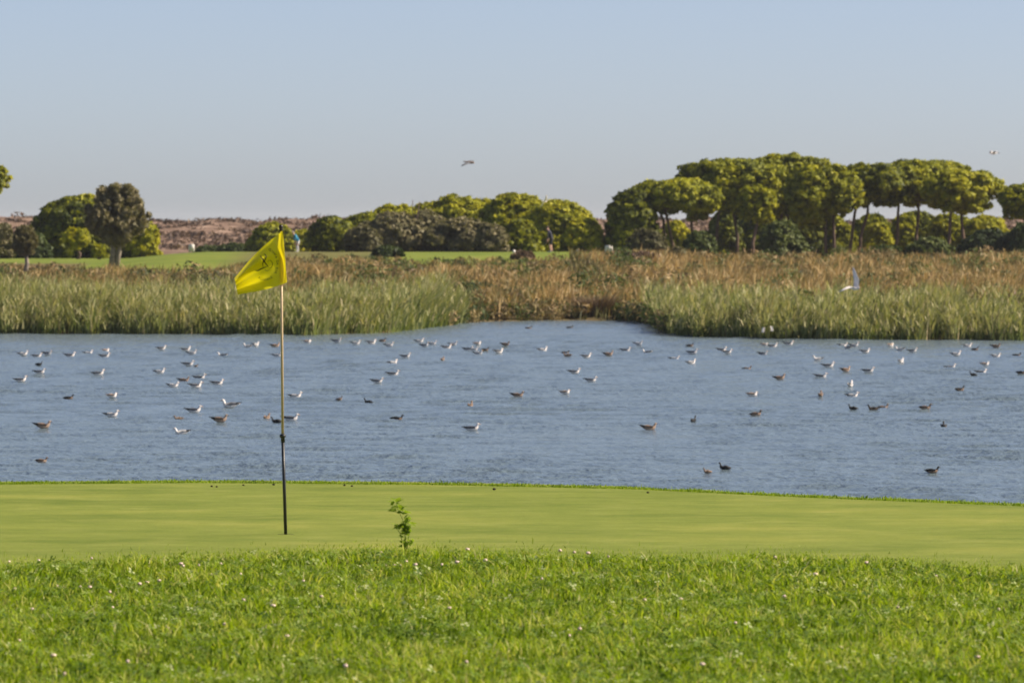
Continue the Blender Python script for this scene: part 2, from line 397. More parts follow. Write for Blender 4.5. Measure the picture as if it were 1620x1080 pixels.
def bush(px, d, top, wpx, label, mat='bush', tint=.5, seed=0, dens=1.0, lumpy=.3, name='shrub', group='shrubs on the far shore', leaf=.15, base=None, asp=1.6, cat='shrub', twigs=False, depth=None):
    r = np.random.default_rng(seed + 500); sc = F / d
    x = (px - 810) / F * d; z0 = float(H(x, d)) if base is None else base
    o = thing(name, label, cat, (x, d, z0), group=group)
    h = CAM_Z + (350 - top) / sc - z0
    cl = crown_bush(wpx / 2 / sc, h, r, tint, dens, lumpy=lumpy, b=depth)
    V, Q, T = leafcloud(cl, leaf * 1.05, r, asp, gc=(0, 0, .1 * h, wpx / 2 / sc, wpx / 2 / sc * .8, .9 * h), mix=.4)
    mesh_obj('crown' if cat == 'tree' else 'foliage', V, [Q], M[mat], o, attr={'tint': T})
    parts = [tube([(r.normal() * .1, r.normal() * .1, -.15), (r.normal() * .15, 0, h * .25), (r.normal() * .3, r.normal() * .2, h * .6)], [.09, .06, .02], 5) for k in range(3)]
    parts += limbs((0, 0, h * .1), cl, r, .05, 6)
    if twigs:
        for q in twigs: parts.append(tube([((q[0] - px) / sc, 0, h * .5), ((q[0] - px) / sc + .05, 0, h * .8), ((q[1] - px) / sc, 0, CAM_Z + (350 - q[2]) / sc - z0)], [.06, .05, .025], 5))
    V, Fs = join(parts); mesh_obj('stem', V, Fs, M['bark'], o, smooth=True)
    return o

#@@TREES
# right hand pine grove
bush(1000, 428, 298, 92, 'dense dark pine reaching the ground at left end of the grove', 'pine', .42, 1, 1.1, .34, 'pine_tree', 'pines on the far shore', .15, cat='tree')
pine(1072, 430, 283, 146, 335, 'pine with two trunks leaning left under a sunlit dome', [(1062, 1036), (1071, 1048)], .6, seed=3, flat=.35)
pine(1108, 446, 280, 76, 346, 'small pine with one thin straight trunk beside leaning trunks', [(1097, 1099)], .66, seed=4)
pine(1160, 440, 250, 170, 332, 'broad pine left of the highest crown in the grove', [(1165, 1162), (1128, 1140)], .55, seed=5, flat=.4)
pine(1236, 448, 243, 164, 332, 'tallest pine of the grove with the highest crown', [(1262, 1240), (1235, 1232)], .62, seed=6, flat=.4)
pine(1198, 424, 290, 62, 346, 'small pine with lit cap in front of broad dark pine', [(1192, 1196)], .6, seed=7, flat=.5)
pine(1302, 434, 258, 130, 348, 'pine with low hanging clumps over two close straight trunks', [(1307, 1304), (1320, 1316)], .66, seed=8, flat=.7)
pine(1388, 438, 258, 134, 322, 'flat topped pine in the middle right on two dark trunks', [(1343, 1362), (1360, 1374)], .5, seed=9, flat=.4)
pine(1462, 442, 252, 158, 322, 'wide pine with round top over forked trunks at right', [(1414, 1424), (1453, 1450)], .62, seed=10, flat=.4)
pine(1520, 432, 268, 130, 334, 'pine sloping down to the right end of the main grove', [(1497, 1508), (1522, 1520)], .72, seed=11, flat=.45)
pine(1634, 424, 288, 112, 345, 'pine crown cut by the right edge of the view', [(1640, 1630)], .5, seed=12)
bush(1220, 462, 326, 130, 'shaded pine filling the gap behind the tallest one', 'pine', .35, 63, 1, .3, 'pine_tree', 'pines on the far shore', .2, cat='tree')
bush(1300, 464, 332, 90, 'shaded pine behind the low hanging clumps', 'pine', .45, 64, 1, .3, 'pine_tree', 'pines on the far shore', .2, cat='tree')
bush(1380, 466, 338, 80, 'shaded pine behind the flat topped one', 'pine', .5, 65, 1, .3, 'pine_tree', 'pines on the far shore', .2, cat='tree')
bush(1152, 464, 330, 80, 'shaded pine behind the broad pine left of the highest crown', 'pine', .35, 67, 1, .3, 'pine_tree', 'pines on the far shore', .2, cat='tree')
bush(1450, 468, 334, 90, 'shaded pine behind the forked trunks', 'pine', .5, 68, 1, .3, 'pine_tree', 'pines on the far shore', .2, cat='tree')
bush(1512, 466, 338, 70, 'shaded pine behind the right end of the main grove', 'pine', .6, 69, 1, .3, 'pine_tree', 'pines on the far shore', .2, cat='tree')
bush(1560, 452, 340, 96, 'low bright yellow green pine between grove and right edge pine', 'pine', .85, 13, 1, .3, 'pine_tree', 'pines on the far shore', .17, cat='tree')
bush(1566, 420, 362, 110, 'dark brushwood under the low bright pine at far right', 'bush', .05, 14, 1, .3)
bush(1618, 418, 352, 60, 'dark bush below the pine cut by the right edge', 'bush', .2, 66, 1, .3)
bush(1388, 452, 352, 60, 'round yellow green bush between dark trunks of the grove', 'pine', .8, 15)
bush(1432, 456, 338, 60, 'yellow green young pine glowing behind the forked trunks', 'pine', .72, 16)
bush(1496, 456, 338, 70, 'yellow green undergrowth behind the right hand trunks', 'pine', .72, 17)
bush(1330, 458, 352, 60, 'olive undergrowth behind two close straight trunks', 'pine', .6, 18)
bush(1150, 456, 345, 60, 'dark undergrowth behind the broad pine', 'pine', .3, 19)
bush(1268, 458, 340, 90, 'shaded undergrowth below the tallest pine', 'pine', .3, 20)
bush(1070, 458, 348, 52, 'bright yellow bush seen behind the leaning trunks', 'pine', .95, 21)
bush(1236, 406, 347, 96, 'smooth rounded green bush in front of the tallest pine', 'bush', .68, 22, 1.3, .2, leaf=.11)
bush(1106, 408, 364, 70, 'rounded dark green bush below the small thin trunked pine', 'bush', .5, 23, 1.2, .22, leaf=.11)
bush(1468, 404, 374, 92, 'tall blue green bush before the forked trunks', 'bush', .62, 24, 1.2, .24, leaf=.12)
bush(1404, 404, 387, 84, 'low blue green bush joined left of the tall one', 'bush', .55, 25, 1.2, .24, leaf=.12)
bush(1074, 396, 391, 40, 'small olive bush at the foot of the leaning trunks', 'grey', .5, 26, 1, .3)
bush(1022, 404, 362, 70, 'grey brown brush under the dark left end of grove', 'grey', .3, 27, 1, .3)
# central thicket
bush(526, 432, 343, 90, 'dark evergreen bush right of the golfer in blue', 'pine', .38, 31, 1.1, .34)
bush(630, 446, 323, 130, 'yellow green pine top behind the grey thicket, leftmost of the central tops', 'pine', .78, 32, 1, .3, 'pine_tree', 'pines on the far shore', cat='tree')
bush(578, 440, 337, 110, 'low pine with lit top between dark evergreen and grey thicket', 'pine', .62, 33, 1, .3)
bush(622, 420, 335, 140, 'grey brown feathery thicket left part with bare twigs on top', 'grey', .68, 34, 1.1, .21, leaf=.13, twigs=[(652, 653, 316), (658, 664, 318), (655, 658, 324)])
bush(730, 418, 342, 140, 'grey brown feathery thicket right part before lit pines', 'grey', .72, 35, 1.1, .21, leaf=.13)
bush(672, 424, 330, 90, 'grey brown brush rising between the two parts of the feathery thicket', 'grey', .62, 74, 1, .22, leaf=.12)
bush(574, 416, 354, 70, 'low olive brush at the left foot of the feathery thicket', 'grey', .5, 75, 1, .22, leaf=.12)
bush(778, 414, 352, 70, 'low grey brown brush at the right foot of the feathery thicket', 'grey', .7, 76, 1, .22, leaf=.12)
bush(676, 450, 320, 110, 'yellow green pine filling the skyline right of the bare twigs', 'pine', .72, 77, 1, .24, 'pine_tree', 'pines on the far shore', cat='tree')
bush(768, 450, 313, 110, 'yellow green pine filling the dip left of the tallest central pine', 'pine', .7, 78, 1, .24, 'pine_tree', 'pines on the far shore', cat='tree')
bush(726, 446, 309, 160, 'central pine with broad lit top left of the roundest pine', 'pine', .72, 36, 1, .3, 'pine_tree', 'pines on the far shore', cat='tree')
bush(816, 440, 305, 156, 'tallest pine of the central thicket, round and lit', 'pine', .72, 37, 1, .3, 'pine_tree', 'pines on the far shore', cat='tree')
bush(884, 434, 316, 150, 'wide golden green pine reaching the ground behind the dark clad golfer', 'pine', .78, 38, 1.1, .3, 'pine_tree', 'pines on the far shore', cat='tree')
bush(924, 428, 346, 74, 'low golden bush at right end of the central thicket', 'pine', .82, 39, 1, .32)
bush(822, 424, 346, 72, 'green bush low in front of the tallest central pine', 'pine', .52, 40, 1, .32)
bush(613, 392, 389, 56, 'single dark green bush on the bank before the central lawn', 'bush', .22, 41, 1.2, .32)
bush(430, 470, 352, 88, 'round pine bush behind the flag', 'pine', .62, 42, 1.1, .34)
bush(477, 476, 363, 50, 'small yellow green bush behind the golfer in blue', 'pine', .85, 43, 1, .34)
bush(370, 480, 384, 60, 'low dark hedge like bush left of the flag', 'bush', .35, 44, 1, .3)
bush(330, 486, 388, 50, 'lowest dark bush right of the white tee board', 'bush', .3, 45, 1, .3)
# left cluster
bush(112, 428, 311, 140, 'large dark pine behind the feathery grey tree at left', 'pine', .42, 51, 1.1, .32, 'pine_tree', 'pines on the far shore', .17, cat='tree')
bush(136, 432, 307, 80, 'pine with a small lit top peeking left of the grey tree', 'pine', .72, 52, 1, .32, 'pine_tree', 'pines on the far shore', .17, cat='tree')
bush(228, 424, 348, 58, 'bright yellow green bush right of the grey tree', 'pine', .88, 53, 1, .32)
bush(206, 426, 372, 60, 'olive bush in the shade behind the grey trunk', 'pine', .55, 54, 1, .32)
bush(44, 424, 366, 80, 'dark low thicket at the left edge', 'bush', .25, 55, 1, .3)
bush(4, 416, 352, 44, 'brownish olive shrub cut by the left edge', 'grey', .6, 56, 1, .3)
pine(120, 408, 358, 40, 392, 'young yellow pine on a thin stem left of the grey tree', [(122, 120)], .88, seed=57, dens=1)
pine(156, 404, 388, 24, 400, 'smallest young pine at the foot of the grey tree', [(157, 156)], .7, seed=58, dens=1)
pine(-26, 405, 258, 86, 312, 'pine crown poking in at the upper left edge', [(-40, -30)], .6, seed=59)
def grey_tree(px, d, top, wpx, bottom, label, tr, seed, tint):
    r = np.random.default_rng(seed); sc = F / d; x = (px - 810) / F * d; z0 = float(H(x, d))
    o = thing('olive_tree', label, 'tree', (x, d, z0), group='grey leaved trees on the left bank')
    zt = CAM_Z + (350 - top) / sc - z0; zb = CAM_Z + (350 - bottom) / sc - z0; a = wpx / 2 / sc
    cl = []
    for k in range(int(120 + 60 * a)):
        zz = r.uniform(0, 1); th = r.uniform(0, 6.28); pr = math.sin(math.pi * (.04 + .84 * zz ** .75)) * r.uniform(.3, 1.08)
        s = r.uniform(.07, .17) * min(a, 2)
        cl.append((a * pr * math.cos(th), a * pr * math.sin(th), zb + (zt - zb) * zz, s, s, s * 1.1, int(330 * (s / .5) ** 2) + 15, tint + r.normal() * .12))
    V, Q, T = leafcloud(cl, .10, r, 2.6, shell=.1); mesh_obj('crown', V, [Q], M['grey'], o, attr={'tint': T})
    parts = []
    for b0, b1, rad in tr:
        p0 = np.array([b0, 0, -.15]); p2 = np.array([b1, r.normal() * .2, zb + .25 * (zt - zb)]); p1 = (p0 + p2) / 2 + np.array([.12 * (1 if b0 < 0 else -1), 0, 0])
        parts.append(tube([p0, p1, p2], [rad * 1.3, rad, rad * .7], 7)); parts += limbs(p2, cl, r, rad * .4, 10)
    V, Fs = join(parts); mesh_obj('trunk', V, Fs, M['greybark'], o, smooth=True)
grey_tree(186, 379, 296, 98, 384, 'feathery grey green tree with a thick forked trunk at left', [(-.42, -.35, .19), (-.12, .15, .16)], 61, .75)
grey_tree(40, 366, 360, 42, 402, 'small grey tree with a pale thin trunk near the left edge', [(-.05, .05, .14)], 62, .62)
#@@END

# ------------------------------------------------------------------ reeds and marsh
def scatter(n, x0, x1, y0, y1, r=rng): return r.uniform(x0, x1, n), r.uniform(y0, y1, n)
# green reeds standing in the shallows, left and right of the inlet
def reed_bank(name, label, x0, x1, n, front):
    x = rng.uniform(x0, x1, n); s = shore(x)
    dd = np.where(rng.random(n) < front, rng.uniform(-.5, 6, n) , rng.uniform(0, 34, n))
    y = s + dd
    patch = wob(x, y * .18, 1.5, 11); big = wob(x, y * .15, 5.5, 17)
    keep = (rng.random(n) < .62 + .5 * patch) & ((x < -2.2 - .06 * (y - 287)) | (x > 6.9))
    x, y, patch, big, dd = x[keep], y[keep], patch[keep], big[keep], dd[keep]; n = len(x)
    hz = H(x, y); gap = np.clip((wob(x, y * .1, 3.2, 36) - .35) * 2, 0, 1)
    hh = (np.where(x > 0, 1.08, 1.24) + .26 * patch + .42 * big - .6 * gap + rng.normal(size=n) * .38) * np.clip(.75 + dd * .1, .55, 1)
    hh = np.clip(hh, .5, 2.9)
    dead = np.clip((wob(x, y * .12, 2.4, 29) - .3) * 1.5, 0, 1)
    tint = np.clip(.43 + .16 * patch + .16 * big + .3 * dead * (rng.random(n) < .6) - .2 * gap + rng.normal(size=n) * .22, 0, 1)
    base = np.stack([x, y, np.maximum(hz, -.25) - .1], 1)
    laz = np.where(rng.random(n) < .35, rng.normal(size=n) * .8, rng.uniform(0, 6.28, n))
    p = [blades(base, hh, rng.uniform(.035, .075, n), np.abs(rng.normal(size=n)) * .42 + .03, tint, lean_az=laz)]
    k = n // 2                                   # feathery pale plumes at the top
    b2 = base[:k] + np.stack([rng.normal(size=k) * .1, rng.normal(size=k) * .1, hh[:k] * .8], 1)
    p.append(blades(b2, rng.uniform(.25, .45, k), rng.uniform(.03, .08, k), rng.uniform(.2, .9, k), np.clip(.8 + rng.normal(size=k) * .1, 0, 1), lean_az=laz[:k]))
    return stuff_blades(name, label, p, M['reed'])
reed_bank('reed_bed', ('tall green reeds along the water left of the inlet', 'reeds'), -36, -1.5, 84000, .45)
reed_bank('reed_bed', ('tall green reeds along the water right of the inlet', 'reeds'), 6.6, 36, 74000, .45)
# brown marsh grass
n = 172000
y = 283 + (408 - 283) * rng.random(n) ** .9; x = rng.uniform(-.1, .1, n) * y * 1.12
x = x * 1.05
dd = y - shore(x)
patch = wob(x, y * .12, 2.6, 21); big = wob(x, y * .25, 9, 27); fine = wob(x, y * .2, 1.0, 31)
lim = np.interp(x, [-60, -29.5, -27.5, -23, -19, -17.5, -9, -7, 1, 3, 6, 12, 60], [394, 388, 374, 362, 363, 390, 390, 387, 388, 392, 397, 405, 405]) + 4 * wob(x, x * 0, 2.2, 13)
inl = (x > -4) & (x < 7.5)
keep = (dd > .2) & (y < lim + rng.normal(size=n) * 1.2) & ((dd > 16) | inl) & (rng.random(n) < .62 + .3 * fine)
x, y, patch, big, fine, dd, inl = [q[keep] for q in (x, y, patch, big, fine, dd, inl)]; n = len(x)
hh = .72 + .26 * patch + .2 * big + .16 * fine + rng.normal(size=n) * .2
hh = hh * np.where(x < 4, np.interp(y, [300, 335, 360, 374, 384], [1.25, 1.05, .75, .42, .22]), np.interp(y, [300, 340, 380, 395], [1.25, 1.05, .8, .6])) * np.where((x > 8), 1.15, 1) * np.where(inl & (dd < 4), .75, 1)
hh = np.clip(hh, .15, 2)
tint = np.clip(.48 + .26 * patch + .2 * big - .16 * ((y > 366) & (x < 5)) + rng.normal(size=n) * .18 - .12 * (x < -16) - .18 * (inl & (dd < 6)), 0, 1)
laz = np.where(rng.random(n) < .5, rng.normal(size=n) * .8, rng.uniform(0, 6.28, n))
p = blades(np.stack([x, y, H(x, y) - .05], 1), hh, rng.uniform(.055, .12, n), np.abs(rng.normal(size=n)) * .35 + .05, tint, lean_az=laz)
stuff_blades('marsh_grass', ('rust and straw coloured marsh grass behind the reeds', 'marsh grass'), [p], M['marsh'])
# low scrub mixed into the marsh: one mass
cl = []
r = np.random.default_rng(77)
def add_scrub(x_, y_, s_, dz=.3, tn=None):
    cl.append((x_, y_, float(H(x_, y_)) + s_ * dz, s_ * r.uniform(.9, 1.5), s_, s_ * r.uniform(.7, 1.0), int(100 * s_ * s_) + 18, np.clip(.42 + .3 * float(wob(x_, y_ * .2, 5, 5)) + r.normal() * .18, 0, 1) if tn is None else tn))
for k in range(2400):
    y_ = r.uniform(298, 402); x_ = r.uniform(-.105, .105) * y_
    if y_ > np.interp(x_, [-60, -29.5, -28, -18.5, -16.5, -9, -7, 1, 3, 6, 12, 60], [390, 386, 362, 354, 390, 390, 388, 389, 390, 396, 403, 403]): continue
    k_ = np.interp(y_, [340, 372, 392], [1, .6, .32] if x_ < 7 else [1, .9, .8])
    add_scrub(x_, y_, k_ * r.uniform(.3, .75) * (1.25 if wob(x_, y_ * .15, 6, 33) > .2 else .85), r.uniform(.5, 1.1) * k_)
for k in range(150):                         # low bushes crowding the water's edge of the inlet
    x_ = r.choice([r.uniform(-3.6, 3.2), r.uniform(5.8, 7.4)]); y_ = float(shore(np.array(x_))) + r.uniform(.1, 5)
    add_scrub(x_, y_, r.uniform(.3, .7), r.uniform(.3, .9), r.uniform(.1, .5))
for k in range(90):
    x_ = r.choice([r.uniform(-28, -3), r.uniform(8, 27)]); y_ = float(shore(np.array(x_))) + r.uniform(10, 36)
    add_scrub(x_, y_, r.uniform(.4, .8), r.uniform(1.0, 1.5), r.uniform(.1, .6))
V, Q, T = leafcloud(cl[::2], .085, r, 2.4, shell=.2); o = mesh_obj('marsh_scrub', V, [Q], M['bush'], attr={'tint': T}); o['kind'] = 'stuff'; tag(o, 'low green scrub mixed into the brown marsh', 'scrub')
V, Q, T = leafcloud(cl[1::2], .075, r, 3.2, shell=.2); o = mesh_obj('dry_scrub', V, [Q], M['drymix'], attr={'tint': T}); o['kind'] = 'stuff'; tag(o, 'low purple brown dry scrub mixed into the marsh', 'scrub')
tx = (945 - 810) / F * 299.5
tus = thing('dead_tussock', 'dead purple brown tussock at the water edge of the inlet', 'tussock', (tx, 299.5, .08))
n = 1500; th = r.uniform(0, 6.28, n); q = np.sqrt(r.uniform(0, 1, n)) * .45
v_, f4, f3, tn = blades(np.stack([q * np.cos(th) * 1.6, q * np.sin(th), np.full(n, -.08)], 1), r.uniform(.7, 1.45, n), r.uniform(.02, .05, n), np.abs(r.normal(size=n)) * .45 + .15, np.clip(.55 + r.normal(size=n) * .25, 0, 1), lean_az=th, r=r)
mesh_obj('stalks', v_, [f4, f3], M['dry'], tus, attr={'tint': tn})
bush(1010, 384, 398, 110, 'reddish brown bush row below the white board', 'dry', .5, 72, 1, .25, 'dry_bush', None, .12, asp=2.2, depth=1.2)
bush(826, 388, 398, 44, 'reddish brown low bush below the dark clad golfer', 'dry', .5, 73, 1, .25, 'dry_bush', None, .12, asp=2.2)
# dune shrubs
cl = []
for k in range(1800):
    y_ = r.uniform(650, 850); x_ = r.uniform(-.11, .11) * y_
    s = r.uniform(.5, 1.3)
    cl.append((x_, y_, float(dune(np.array(x_), np.array(y_))) + .1, s * 1.6, s * 1.2, s * .35, 20, np.clip(.3 + r.normal() * .2, 0, 1)))
V, Q, T = leafcloud(cl, .28, r, 1.8, shell=.3); o = mesh_obj('dune_scrub', V, [Q], M['dry'], attr={'tint': T}); o['kind'] = 'stuff'; tag(o, 'sparse brown scrub on the distant dunes', 'scrub')

# ------------------------------------------------------------------ foreground rough
n = 150000
y = rng.uniform(24.5, 37.2, n); x = rng.uniform(-1, 1, n) * (y * .0905 + 2.4)
re = rough_edge(x); k = y < re + np.abs(rng.normal(size=n)) * .10 - .1
x, y, re = x[k], y[k], re[k]; n = len(x)
patch = wob(x, y, .55, 8); big = wob(x, y, 1.9, 15); med = wob(x, y, .22, 25)
hh = np.clip(.052 + .022 * patch + .016 * big + .018 * med + rng.normal(size=n) * .016, .010, .12) * np.clip((re - y) * 1.8 + .45, .35, 1)
tint = np.clip(.47 + .13 * patch + .2 * big + .12 * med + rng.normal(size=n) * .25, 0, .95)
st = rng.random(n) < .06; tint[st] = rng.uniform(.92, 1, st.sum())
p = blades(np.stack([x, y, H(x, y) - .004], 1), hh, rng.uniform(.005, .013, n), np.abs(rng.normal(size=n)) * .75 + .1, tint)
n = 20000
x = rng.uniform(-6, 6, n); y = rough_edge(x) + np.abs(rng.normal(size=n)) * .55 - .1
p2 = blades(np.stack([x, y, H(x, y) - .002], 1), np.clip(rng.normal(size=n) * .010 + .020, .006, .06), rng.uniform(.003, .006, n), np.abs(rng.normal(size=n)) * .6, np.clip(.55 + rng.normal(size=n) * .2, 0, 1))
stuff_blades('rough_grass', ('bright green rough grass across the foreground', 'grass'), [p, p2], M['rough'])
# clover leaves between the blades
n = 70000
y = rng.uniform(24.5, 36.6, n); x = rng.uniform(-1, 1, n) * (y * .0905 + 2.4)
k = (y < rough_edge(x) - .1) & (wob(x, y, .9, 18) + rng.normal(size=n) * .3 > -.1)
x, y = x[k], y[k]; n = len(x)
z = H(x, y) + np.clip(.040 + .018 * wob(x, y, .55, 8) + rng.normal(size=n) * .011, .01, .08)
V, T = [], []
tn = np.clip(.5 + .2 * wob(x, y, 1.2, 28) + rng.normal(size=n) * .28, 0, 1); th0 = rng.uniform(0, 6.28, n); rad = rng.uniform(.008, .019, n); tilt = rng.normal(size=(n, 2)) * .35
for l in range(3):
    th = th0 + l * 2.094
    def pt(rr_, da):
        a_ = th + da; X = rr_ * rad * np.cos(a_); Y = rr_ * rad * np.sin(a_); return np.stack([x + X, y + Y, z + X * tilt[:, 0] + Y * tilt[:, 1]], 1)
    V.append(np.stack([pt(.1, 0), pt(1.1, -.5), pt(1.5, 0), pt(1.1, .5)], 1).reshape(-1, 3)); T.append(np.repeat(tn, 4))
V = np.concatenate(V); o = mesh_obj('clover_leaves', V, [np.arange(len(V)).reshape(-1, 4)], M['clover'], attr={'tint': np.concatenate(T)}); o['kind'] = 'stuff'
tag(o, 'clover leaves spread through the foreground rough', 'clover')
# slightly longer fringe at the far edge of the green
n = 22000
x = rng.uniform(-7.5, 7.5, n); y = green_edge(x) + np.abs(rng.normal(size=n)) * .28 + .02 * wob(x, x * 0, .7, 4)
p = blades(np.stack([x, y, H(x, y) - .004], 1), np.clip(.016 + .008 * wob(x, y, .5, 12) + rng.normal(size=n) * .005, .006, .05), rng.uniform(.004, .009, n), np.abs(rng.normal(size=n)) * .5, np.clip(.35 + .15 * wob(x, y, .6, 19) + rng.normal(size=n) * .15, 0, .9))
stuff_blades('fringe_grass', ('fringe of longer grass along the far edge of the green', 'grass'), [p], M['rough'])

#@@FLOWERS
def blossom_mesh():
    V, Fs, mi = [], [], []
    R, Sg = 5, 8
    for i_ in range(R + 1):
        ph = math.pi * i_ / R
        for j in range(Sg):
            a_ = 2 * math.pi * j / Sg; q = .0085 * (1 + .22 * ((i_ + j) % 2))
            V.append((q * math.sin(ph) * math.cos(a_), q * math.sin(ph) * math.sin(a_), .062 + q * .95 * math.cos(ph)))
    for i_ in range(R):
        for j in range(Sg): Fs.append([i_ * Sg + j, i_ * Sg + (j + 1) % Sg, (i_ + 1) * Sg + (j + 1) % Sg, (i_ + 1) * Sg + j]); mi.append(0)
    v, f = tube([(0, 0, -.01), (.003, 0, .03), (0, 0, .056)], [.0012, .001, .001], 5); o = len(V); V += [tuple(q) for q in v]
    for q in f: Fs.append([i + o for i in q]); mi.append(1)
    return V, Fs, mi
M['stalk'] = plain('clover_stalk', (.13, .2, .04))
V, Fs, mi = blossom_mesh()
fl0 = mesh_obj('clover_flower', V, Fs, [M['flower'], M['stalk']], matidx=mi)
fpos = [(15, 884), (60, 883), (150, 876), (88, 926), (100, 927), (125, 928), (145, 926), (172, 938), (175, 957), (218, 925), (231, 915), (254, 919), (287, 892), (292, 899), (315, 897), (330, 905), (350, 894), (376, 905), (383, 945), (260, 988), (354, 986), (50, 962), (85, 1038), (105, 1065), (23, 930), (605, 873), (612, 886), (625, 890), (636, 891), (645, 884), (660, 896), (697, 900), (725, 888), (738, 868), (770, 886), (712, 960), (855, 910), (884, 866), (905, 868), (930, 875), (966, 880), (1243, 943), (1290, 905), (1417, 957), (1577, 963), (1480, 905), (545, 1055), (735, 1042), (905, 1000), (920, 993), (1073, 945), (1160, 985), (1020, 950), (1330, 1020), (1110, 1050), (480, 915), (510, 940), (430, 960), (455, 1010), (30, 1010), (205, 1050), (1545, 1030), (1370, 890), (1225, 880)]
for k, (px, py) in enumerate(fpos):
    q = on_plane(px, py, GREEN_Z + .055)
    o = fl0 if k == 0 else fl0.copy()
    if k: C.objects.link(o)
    sc = random.uniform(.8, 1.75)
    yq = min(float(q[1]), float(rough_edge(q[0])) - .02)
    o.location = (q[0], yq, float(H(q[0], yq)) - .004); o.scale = (sc, sc, random.uniform(.85, 1.05)); o.rotation_euler = (random.uniform(-.25, .25), random.uniform(-.25, .25), random.uniform(0, 6))
    tag(o, 'small pale pink clover blossom among the rough grass', 'flower', 'clover blossoms in the rough')

# weed sprig at the edge of the rough
wp = on_plane(641, 874, GREEN_Z); wx, wy = float(wp[0]), float(wp[1])
wd = thing('weed_plant', 'upright leafy weed sprig standing over the rough edge by the green', 'plant', (wx, wy, float(H(wx, wy))))
M['weedleaf'] = foliage_mat('weed_leaf', [(0, (.13, .20, .02)), (1, (.32, .42, .05))], .5)
sc = F / wy
stems = [[(643, 874), (640, 838), (637, 822), (630, 808), (627, 794)], [(643, 872), (648, 840), (649, 822)], [(642, 873), (632, 842), (624, 832)]]
def wpt(q): return np.array([(q[0] - 641) / sc, 0, (874 - q[1]) / sc * 1.02])
for st_ in stems:
    v_, f_ = tube([wpt(q) + np.array([0, random.uniform(-.01, .01), 0]) for q in st_], list(np.linspace(.0028, .0012, len(st_))), 6)
    mesh_obj('stem', v_, f_, M['weedleaf'], wd, attr={'tint': np.full(len(v_), .4)})
def leaf_mesh(L, W):
    V, Fs = [], []
    prof = [0, .6, 1, .75, .95, .6, .7, .3, 0]
    for k, q in enumerate(prof):
        tt = k / (len(prof) - 1); V += [(tt * L, -W * q / 2, .15 * W * q - .25 * L * tt * tt), (tt * L, 0, -.25 * L * tt * tt), (tt * L, W * q / 2, .15 * W * q - .25 * L * tt * tt)]
    for k in range(len(prof) - 1):
        for j in (0, 1): Fs.append([k * 3 + j, k * 3 + j + 1, (k + 1) * 3 + j + 1, (k + 1) * 3 + j])
    return V, Fs
V, Fs = leaf_mesh(.056, .034); lf0 = None
r = np.random.default_rng(5)
for px, py in [(627, 796), (622, 800), (631, 803), (634, 806), (624, 806), (635, 812), (638, 815), (628, 812), (640, 822), (646, 820), (650, 822), (626, 830), (630, 834), (645, 830), (650, 830), (640, 830), (636, 834), (643, 838), (648, 838), (634, 842), (640, 846), (646, 848), (652, 828), (644, 855), (653, 856)] + [(q[0] + r.uniform(-5, 5), q[1] + r.uniform(-3, 3)) for q in [(628, 798), (632, 806), (636, 814), (645, 826), (648, 830), (641, 834), (646, 836), (638, 840), (633, 836), (628, 832), (650, 838), (643, 844), (641, 850), (637, 846), (644, 858), (640, 864), (646, 866)] for _ in range(4)]:
    if lf0 is None: o = lf0 = mesh_obj('leaf', V, Fs, M['weedleaf'], wd, attr={'tint': np.full(len(V), .6)})
    else: o = lf0.copy(); C.objects.link(o)
    q = wpt((px, py)); o.location = (q[0], r.uniform(-.015, .015), q[2])
    s_ = r.uniform(.55, 1.1); o.scale = (s_, s_, s_)
    o.rotation_euler = (r.uniform(-1.0, 1.0), r.uniform(-1.2, .1), r.uniform(0, 6.28))

#@@FLAG
FX = on_plane(452, 846, GREEN_Z)
fd = float(FX[1]); fsc = F / fd
def fpx(px, py, dy=0): return at(px, py, fd + dy) - np.array([FX[0], FX[1], GREEN_Z])
fl = thing('golf_flag', 'yellow golf flag on a tan and black flagstick in the green', 'golf flag', (FX[0], FX[1], GREEN_Z + .004))
M['stick'] = plain('tan_fibreglass', (.50, .37, .23), .4, .12, 8)
M['black'] = plain('black_fibreglass', (.018, .02, .022), .4, .3, 30)
M['finial'] = plain('finial_dark', (.015, .008, .006), .35, .3, 30)
v_, f_ = tube([fpx(447.2, 688), fpx(444.6, 366)], [.0095, .0078], 12); mesh_obj('upper_pole', v_, f_, M['stick'], fl, smooth=True)
v_, f_ = tube([fpx(452, 848), fpx(447.2, 689)], [.0115, .0112], 12); mesh_obj('lower_pole', v_, f_, M['black'], fl, smooth=True)
v_, f_ = tube([fpx(447.6, 700), fpx(447.5, 693), fpx(447.3, 692), fpx(447.2, 688.5), fpx(447.2, 687)], [.014, .014, .021, .021, .0135], 14); mesh_obj('ferrule', v_, f_, M['black'], fl)
v_, f_ = tube([fpx(444.5, 367), fpx(444.5, 364.5), fpx(444.4, 362.8), fpx(444.3, 360), fpx(444.3, 357.2), fpx(444.3, 356.4)], [.012, .013, .011, .0145, .013, .005], 12); mesh_obj('finial', v_, f_, M['finial'], fl, smooth=True)
